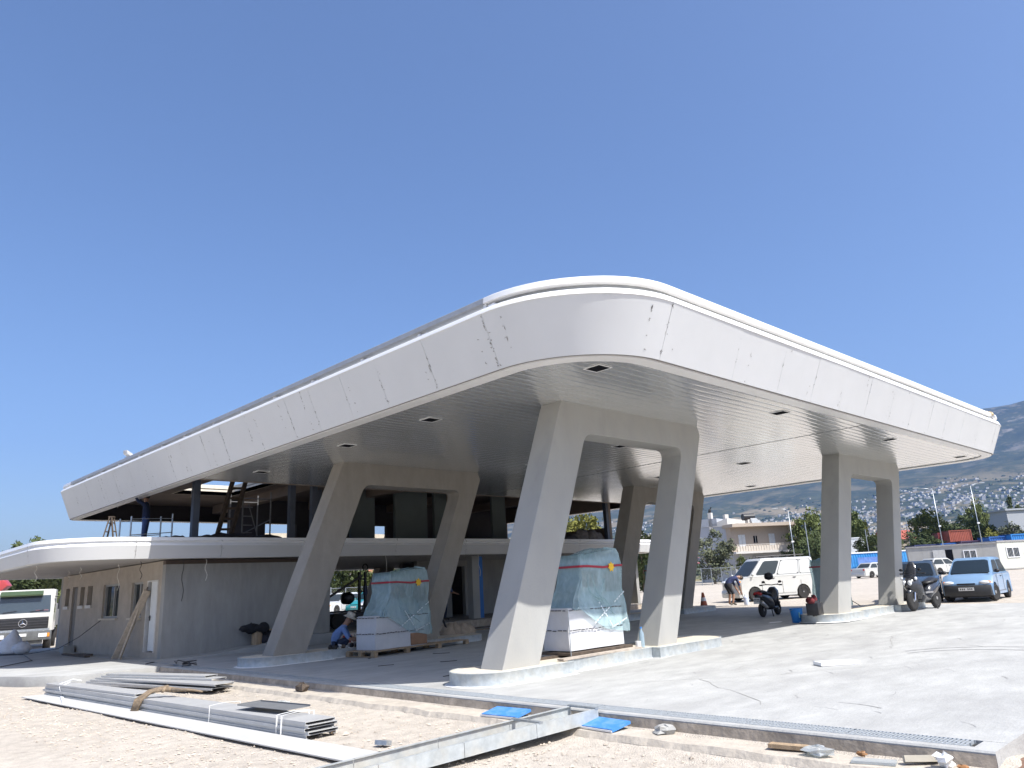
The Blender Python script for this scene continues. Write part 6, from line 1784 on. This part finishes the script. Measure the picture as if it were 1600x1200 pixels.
M_rtile = mat('red_roof_tile', (.36, .09, .06), .8, var=.2, scale=3)
simple_house('red_roofed_house', 'house with a broad red tiled roof showing beside the far right frame', 1396, 170, 1444, .5, 6.6, M_hw, M_rtile, True)
simple_house('flat_house', 'long low beige flat roofed house behind the blue containers', 1556, 190, 1604, .5, 10.6, M_hw, M_hwhite, False)
simple_house('orange_roofed_house', 'small house with orange roof beyond the greenery of the passage', 566, 110, 596, -.2, 4.6, M_hwhite, mat('orange_tile', (.42, .16, .09), .8, var=.2, scale=3), True)
simple_house('grey_block', 'grey building at the right edge beyond the containers', 1592, 180, 1640, .5, 12.5, mat('blue_grey_render', (.38, .4, .43)), MATS['blue_grey_render'], False)
simple_house('white_house', 'white house just seen past the right leg of the farthest frame', 1040, 140, 1085, .6, 11.5, M_hs, M_hwhite, False)
# ---------------------------------------------------------------- trees and shrubs
def leaf_mat(name, c1, c2):
    m = mat(name, c1, .75, col2=c2, scale=1.1, spec=.15)
    return m
LM = [leaf_mat('olive_grey_leaf', (.080, .090, .052), (.145, .155, .092)), leaf_mat('dark_green_leaf', (.045, .064, .026), (.09, .11, .044)), leaf_mat('fresh_green_leaf', (.072, .098, .030), (.14, .16, .055)), leaf_mat('yellow_green_leaf', (.11, .12, .025), (.20, .19, .05))]
M_bark = mat('bark', (.13, .10, .075), .9, var=.3, bump=.5)
def crown_mesh(rnd, n_cl, n_leaf, leaf, low):
    """leaf clumps through the crown's volume; unit size: height 1, radius .5"""
    mb = MB()
    for _ in range(n_cl):
        while True:
            p = Vector((rnd.uniform(-1, 1), rnd.uniform(-1, 1), rnd.uniform(-1, 1)))
            if .25 < p.length < 1: break
        lump = 1 + .28 * noise.noise(p * 2.2 + Vector((n_cl, 0, 0)))
        taper = 1 - .25 * max(0, p.z)
        c = Vector((p.x * .46 * lump * taper, p.y * .46 * lump * taper, low + (1 - low) * (.5 + .47 * p.z * lump)))
        cr = rnd.uniform(.05, .105)
        for _ in range(n_leaf):
            q = c + Vector((rnd.gauss(0, cr * .6), rnd.gauss(0, cr * .6), rnd.gauss(0, cr * .45)))
            a_ = Vector((rnd.gauss(0, 1), rnd.gauss(0, 1), rnd.gauss(0, 1))).normalized()
            b_ = a_.orthogonal().normalized()
            L_ = leaf * rnd.uniform(.6, 1.3)
            mb.add([q - a_ * L_, q + b_ * L_ * .45, q + a_ * L_, q - b_ * L_ * .45], [(0, 1, 2, 3)])
    return mb
def trunk_mesh(rnd, low):
    mb = MB()
    mb.tube([(0, 0, -.02), (.01, .0, low * .6), (.0, .01, low + .1), (.02, 0, .75)], [.035, .027, .02, .006], 7)
    for k in range(6):
        a_ = k * 1.05 + rnd.uniform(-.3, .3); z = low * .8 + .06 * k
        mb.tube([(0, 0, z), (.16 * math.cos(a_), .16 * math.sin(a_), z + .13), (.33 * math.cos(a_), .33 * math.sin(a_), z + .28)], [.016, .010, .004], 5)
    return mb
PROTO = []
for k, (ncl, nl, lf, low) in enumerate(((84, 40, .034, .20), (92, 40, .036, .08), (74, 40, .036, .14))):
    rnd = random.Random(40 + k)
    cmb, tmb = crown_mesh(rnd, ncl, nl, lf, low), trunk_mesh(rnd, low)
    co = cmb.build('crown', LM[0]); to = tmb.build('trunk', M_bark)
    PROTO.append((co.data, to.data))
    bpy.data.objects.remove(co); bpy.data.objects.remove(to)
CROWN = {}
def tree(name, label, cat, p, z, h, w, kind, lm, rz, group=None):
    t = thing(name, label, cat, (p[0], p[1], z), rz, group)
    key = (kind, lm)
    if key not in CROWN:
        d_ = PROTO[kind][0].copy(); d_.materials.clear(); d_.materials.append(LM[lm]); d_.name = 'crown'
        CROWN[key] = d_
    for nme, dta in (('crown', CROWN[key]), ('trunk', PROTO[kind][1])):
        o = bpy.data.objects.new(nme, dta); COL.objects.link(o); o.parent = t
        o.scale = (w, w, h)
    return t
TL = [
 ('olive_tree', 'grey green olive like tree behind the wire fence, before the pale grey house', 1117, 86, 908, 6.3, 5.4, 1, 0),
 ('green_tree', 'bright green tree with yellowish top right of the beige house', 1276, 94, 905, 8.4, 5.4, 2, 2),
 ('green_tree', 'dark bushy tree in front of the right end of the beige house', 1250, 90, 905, 4.3, 3.6, 1, 1),
 ('green_tree', 'dark bushy tree just left of the left leg of the far right frame', 1278, 88, 903, 5.6, 4.6, 1, 1),
 ('green_tree', 'tall olive green tree above the white shed', 1338, 122, 900, 10.5, 6.0, 2, 2),
 ('green_tree', 'dark shrubby tree right of the white shed', 1366, 104, 900, 6.0, 4.6, 1, 1),
 ('green_tree', 'tree with yellowish crown between the legs of the far right frame', 1356, 128, 900, 9.6, 5.0, 0, 3),
 ('green_tree', 'dark green hedge tree below the red roof', 1424, 112, 893, 5.6, 6.5, 1, 1),
 ('green_tree', 'dark green hedge tree left of the orange red container', 1458, 112, 893, 5.4, 6.5, 1, 1),
 ('green_tree', 'broad olive tree behind the left tall lamp post', 1460, 142, 893, 11.6, 8.2, 0, 2),
 ('green_tree', 'lower round tree right of the broad olive tree', 1488, 146, 892, 9.2, 8.0, 2, 0),
 ('green_tree', 'dark tree above the orange red container', 1512, 140, 890, 9.4, 8.0, 1, 1),
 ('green_tree', 'tall pointed tree behind the rightmost lamp post', 1541, 165, 888, 14.0, 6.0, 2, 2),
 ('green_tree', 'dark rounded tree at the foot of the rightmost lamp post', 1540, 138, 888, 8.4, 7.0, 1, 1),
 ('yellow_bush', 'yellowish green bush in front of the low beige house', 1566, 136, 888, 6.6, 6.0, 0, 3),
 ('green_tree', 'pale leafy tree in front of the right part of the low beige house', 1592, 134, 887, 7.2, 5.0, 2, 0),
 ('green_tree', 'dark tree at the right edge rising beyond the low beige house', 1606, 200, 886, 17.5, 7.0, 1, 1),
 ('green_tree', 'green tree seen between the farthest frame and the nearest frame', 1006, 66, 915, 5.8, 4.6, 1, 1),
 ('green_tree', 'second green tree just right of the farthest frame leg', 1026, 72, 915, 5.2, 4.2, 2, 2),
 ('yellow_bush', 'yellow green treetop seen through the end opening of the upper floor', 917, 62, 920, 7.1, 4.2, 2, 3),
 ('green_tree', 'dark tree left in the view through the passage', 548, 64, 945, 4.6, 4.6, 1, 1),
 ('yellow_bush', 'pale yellow green bush left of centre behind the passage fence', 566, 63, 945, 3.1, 4.4, 2, 2),
 ('yellow_bush', 'pale yellow green bush in the middle behind the passage fence', 588, 65, 945, 3.0, 4.6, 0, 2),
 ('yellow_bush', 'pale yellow green bush right of centre behind the passage fence', 610, 64, 943, 3.6, 4.6, 2, 2),
 ('yellow_bush', 'taller pale bush behind the wrapped dispenser by the passage fence', 632, 66, 942, 4.2, 4.8, 0, 2),
 ('yellow_bush', 'bush at the right end of the passage view', 655, 66, 940, 4.0, 4.6, 2, 2),
 ('green_tree', 'dark leafy tree directly above the lorry cab', 26, 58, 985, 7.6, 6.2, 1, 1),
 ('green_tree', 'dark leafy tree right of the lorry visor', 62, 60, 985, 7.4, 6.0, 1, 1),
 ('green_tree', 'green tree beside the corner of the low building', 92, 56, 985, 6.6, 5.0, 2, 1),
 ('yellow_bush', 'pale shrub low beside the lorry and the building corner', 88, 50, 985, 3.0, 3.0, 2, 2),
 ('green_tree', 'dark leafy tree at the far left edge behind the red crane', 0, 60, 985, 7.5, 6.0, 1, 1),
]
for i, (nm, lab, px, dep, py, h, w, kd, lm) in enumerate(TL):
    p = at(px, dep, py)
    tree(nm, lab, 'tree' if 'tree' in nm else 'bush', p, gz(p[0], p[1]) - .1, h, w, kd, lm, i * 1.7, 'trees and bushes beyond the yard')
for i, (px, dep, h) in enumerate(((1163, 87, 3.1), (1176, 87, 2.6), (1187, 87, 2.4))):
    p = at(px, dep, 905)
    tree('potted_shrub', ('leafy shrub at the left end of the pergola', 'leafy shrub in the middle of the pergola', 'leafy shrub right in the pergola')[i], 'shrub', p, gz(*p), h, 1.5, 2, 2, i)

# ---------------------------------------------------------------- hills
def ridge(az):
    T = [(-60, 5.5), (-30, 8.0), (-5, 9.6), (4, 10.1), (9, 9.75), (11.5, 9.5), (14, 9.55), (20, 9.0), (30, 8.0), (40, 7.2), (50, 5.0), (60, 3.6), (70, 2.9), (85, 1.6), (110, .8)]
    for (a0, e0), (a1, e1) in zip(T[:-1], T[1:]):
        if az <= a1: return e0 + (e1 - e0) * clamp((az - a0) / (a1 - a0))
    return T[-1][1]
def fbm(x, y, o=5):
    v, a_, f = 0, 1, 1
    for _ in range(o):
        v += a_ * noise.noise(Vector((x * f, y * f, 7.3))); a_ *= .5; f *= 2.03
    return v
def hill_z(x, y):
    dx, dy = x + 10.1, y + 9.02
    r = math.hypot(dx, dy); az = math.degrees(math.atan2(dy, dx))
    t = (r - 520) / (5300 - 520)
    if t <= 0: return -0.9
    E_ = ridge(az)
    if t <= 1: e_ = E_ * t ** 1.32
    else: e_ = E_ * (1 - .35 * (t - 1))
    base = r * math.tan(R(e_))
    rg = abs(fbm(x / 1500, y / 1500, 4))
    amp = (14 * t + 150 * t ** 2.6) * clamp(E_ / 7)
    fade = 1 - .75 * smooth01(t, .88, 1.02)
    return base + amp * fade * (.28 - rg * .9) + 6 * clamp(t * 3) * fbm(x / 260, y / 260, 4) * (1 + 2 * t) * fade - 0.8 * (1 - clamp(t * 20))
vs = []; na, nr = 300, 150
for i in range(na + 1):
    az = R(-55 + 165 * i / na)
    for j in range(nr + 1):
        r = 520 * (5900 / 520) ** (j / nr)
        x, y = -10.1 + r * math.cos(az), -9.02 + r * math.sin(az)
        vs.append((x, y, hill_z(x, y)))
fs = [(i * (nr + 1) + j, i * (nr + 1) + j + 1, (i + 1) * (nr + 1) + j + 1, (i + 1) * (nr + 1) + j) for i in range(na) for j in range(nr)]
def hill_material():
    m = mat('hillside_cover', (.030, .042, .022), .95, col2=(.062, .072, .038), scale=.010, spec=.1)
    nt = m.node_tree; N, L = nt.nodes, nt.links
    b = N['Principled BSDF']
    base = b.inputs['Base Color'].links[0].from_socket
    tc = N.new('ShaderNodeTexCoord')
    def layer(src, scale, lo, hi, col, fac=1.0, det=7, zr=None):
        n = N.new('ShaderNodeTexNoise'); n.inputs['Scale'].default_value = scale; n.inputs['Detail'].default_value = det; n.inputs['Roughness'].default_value = .62
        L.new(tc.outputs['Object'], n.inputs['Vector'])
        mr = N.new('ShaderNodeMapRange'); mr.inputs['From Min'].default_value = lo; mr.inputs['From Max'].default_value = hi; mr.inputs['To Max'].default_value = fac
        L.new(n.outputs['Fac'], mr.inputs['Value'])
        f = mr.outputs['Result']
        if zr:
            sx_ = N.new('ShaderNodeSeparateXYZ'); L.new(tc.outputs['Object'], sx_.inputs['Vector'])
            m2 = N.new('ShaderNodeMapRange'); m2.inputs['From Min'].default_value = zr[0]; m2.inputs['From Max'].default_value = zr[1]
            L.new(sx_.outputs['Z'], m2.inputs['Value'])
            mu = N.new('ShaderNodeMath'); mu.operation = 'MULTIPLY'; L.new(f, mu.inputs[0]); L.new(m2.outputs['Result'], mu.inputs[1]); f = mu.outputs['Value']
        mx = N.new('ShaderNodeMixRGB'); L.new(f, mx.inputs['Fac']); L.new(src, mx.inputs['Color1']); mx.inputs['Color2'].default_value = (*col, 1)
        return mx.outputs['Color']
    c = layer(base, .0042, .50, .58, (.34, .27, .17), .9, zr=(420, 150))
    c = layer(c, .0065, .56, .66, (.27, .24, .20), .8, zr=(300, 650))
    c = layer(c, .03, .55, .70, (.20, .165, .10), .5)
    L.new(c, b.inputs['Base Color'])
    return m
tag(MB().add(vs, fs).build('hills', hill_material(), smooth=True), kind='structure')
# scrub and small trees dotted over the lower slopes
rnd = random.Random(5)
mb = MB()
for _ in range(5200):
    az = R(rnd.uniform(3, 52)); r = 700 * (3600 / 700) ** rnd.random()
    x, y = -10.1 + r * math.cos(az), -9.02 + r * math.sin(az)
    if noise.noise(Vector((x / 300, y / 300, 2))) < -.25: continue
    z = hill_z(x, y); s_ = rnd.uniform(2.0, 5.5) * (1 + r / 6000)
    q = [Vector((s_ * rnd.uniform(.6, 1.3), 0, .3 * s_)), Vector((0, s_ * rnd.uniform(.6, 1.3), .3 * s_)), Vector((-s_ * rnd.uniform(.6, 1.3), 0, .3 * s_)), Vector((0, -s_ * rnd.uniform(.6, 1.3), .3 * s_)), Vector((0, 0, s_ * rnd.uniform(.8, 1.5))), Vector((0, 0, -s_))]
    o = Vector((x, y, z))
    mb.add([o + p for p in q], [(0, 1, 4), (1, 2, 4), (2, 3, 4), (3, 0, 4), (1, 0, 5), (2, 1, 5), (3, 2, 5), (0, 3, 5)])
tag(mb.build('hillside_scrub', LM[1]), kind='stuff')
# houses scattered over the hillside
def house_mesh(pitched, s_):
    mb = MB().box((0, 0, 1.5 * s_ - 2), (11 * s_, 9 * s_, 6 * s_ + 4), m=0)
    if pitched: mb.prism([(-5 * s_, 0), (5 * s_, 0), (0, 2.2 * s_)], (-6 * s_, 0, 4.5 * s_), (0, 1, 0), (0, 0, 1), (12 * s_, 0, 0), 1)
    else: mb.box((0, 0, 4.6 * s_), (11.6 * s_, 9.6 * s_, .5), m=0).box((2 * s_, 1 * s_, 5.6 * s_), (4 * s_, 4 * s_, 2), m=0)
    for k in (-3.4, -1, 1.6, 3.9):
        for zz in (0.3, 3.0): mb.box((k * s_, -4.52 * s_, zz * s_), (1.1 * s_, .1, 1.4 * s_), m=2); mb.box((-5.52 * s_, k * s_ * .8, zz * s_), (.1, 1.1 * s_, 1.4 * s_), m=2)
    return mb
HM = []
for k, (pt, c_) in enumerate(((False, (.46, .45, .42)), (True, (.44, .40, .34)), (False, (.38, .34, .29)), (True, (.50, .49, .47)))):
    wm = mat('hill_house_wall_' + ('white', 'cream', 'beige', 'pale')[k], c_, .85, var=.08, scale=.05)
    o = house_mesh(pt, (1, .9, 1.15, .8)[k]).build('hillside_house', [wm, M_rtile, M_dark]); HM.append(o.data); bpy.data.objects.remove(o)
cl = [(rnd.uniform(9, 40), rnd.uniform(1500, 3300), rnd.uniform(50, 240)) for _ in range(46)] + [(18.0, 1550, 130), (20, 1600, 120), (21.5, 1650, 120), (19, 1500, 160), (14.5, 1800, 160), (28, 2600, 200), (24, 2700, 200), (12, 2300, 180), (16, 1600, 120), (13, 1650, 150), (33, 2300, 200), (37, 2300, 200), (31, 1800, 150), (15.5, 3300, 150), (17.5, 2900, 220), (22, 2100, 200), (15, 2900, 160), (13, 2700, 120), (19, 2500, 200)]
def town_pt():
    az, r, sg = rnd.choice(cl)
    x, y = -10.1 + r * math.cos(R(az)) + rnd.gauss(0, sg), -9.02 + r * math.sin(R(az)) + rnd.gauss(0, sg)
    return x, y, hill_z(x, y)
pts = sorted([town_pt() for _ in range(2600)], key=lambda p: p[0] ** 2 + p[1] ** 2)
HL_ = ('flat roofed white house among the houses dotted over the far hillside', 'tile roofed cream house among the houses dotted over the far hillside', 'flat roofed beige house among the houses dotted over the far hillside', 'tile roofed pale house among the houses dotted over the far hillside')
GR_ = ('white flat roofed houses on the hillside', 'cream tiled houses on the hillside', 'beige flat roofed houses on the hillside', 'pale tiled houses on the hillside')
rest = MB()
for i, (x, y, z) in enumerate(pts):
    k = rnd.randrange(4)
    if i < 280:
        o = bpy.data.objects.new('hillside_house', HM[k]); COL.objects.link(o)
        o.location = (x, y, z); o.rotation_euler.z = rnd.uniform(0, 6.28); o.scale = (.95, .95, .95)
        tag(o, HL_[k], 'house', GR_[k])
    else:
        s_ = rnd.uniform(.8, 1.25)
        rest.box((x, y, z + 1), (rnd.uniform(7, 14) * s_, rnd.uniform(7, 11) * s_, rnd.uniform(6, 9)), rnd.uniform(0, 3.1))
tag(rest.build('hillside_town', MATS['hill_house_wall_white']), kind='stuff')

# ---------------------------------------------------------------- haze
hz_ = MB().box((0, 0, 620), (12900, 12900, 1243.2)).build('haze', [])
hm = bpy.data.materials.new('haze_air'); hm.use_nodes = True
hn = hm.node_tree
for n_ in list(hn.nodes):
    if n_.type == 'BSDF_PRINCIPLED': hn.nodes.remove(n_)
pv = hn.nodes.new('ShaderNodeVolumePrincipled')
pv.inputs['Color'].default_value = (.24, .45, 1.0, 1)
pv.inputs['Density'].default_value = 0.00008
pv.inputs['Anisotropy'].default_value = 0.15
hn.links.new(pv.outputs['Volume'], hn.nodes['Material Output'].inputs['Volume'])
hz_.data.materials.append(hm)
tag(hz_, kind='stuff')
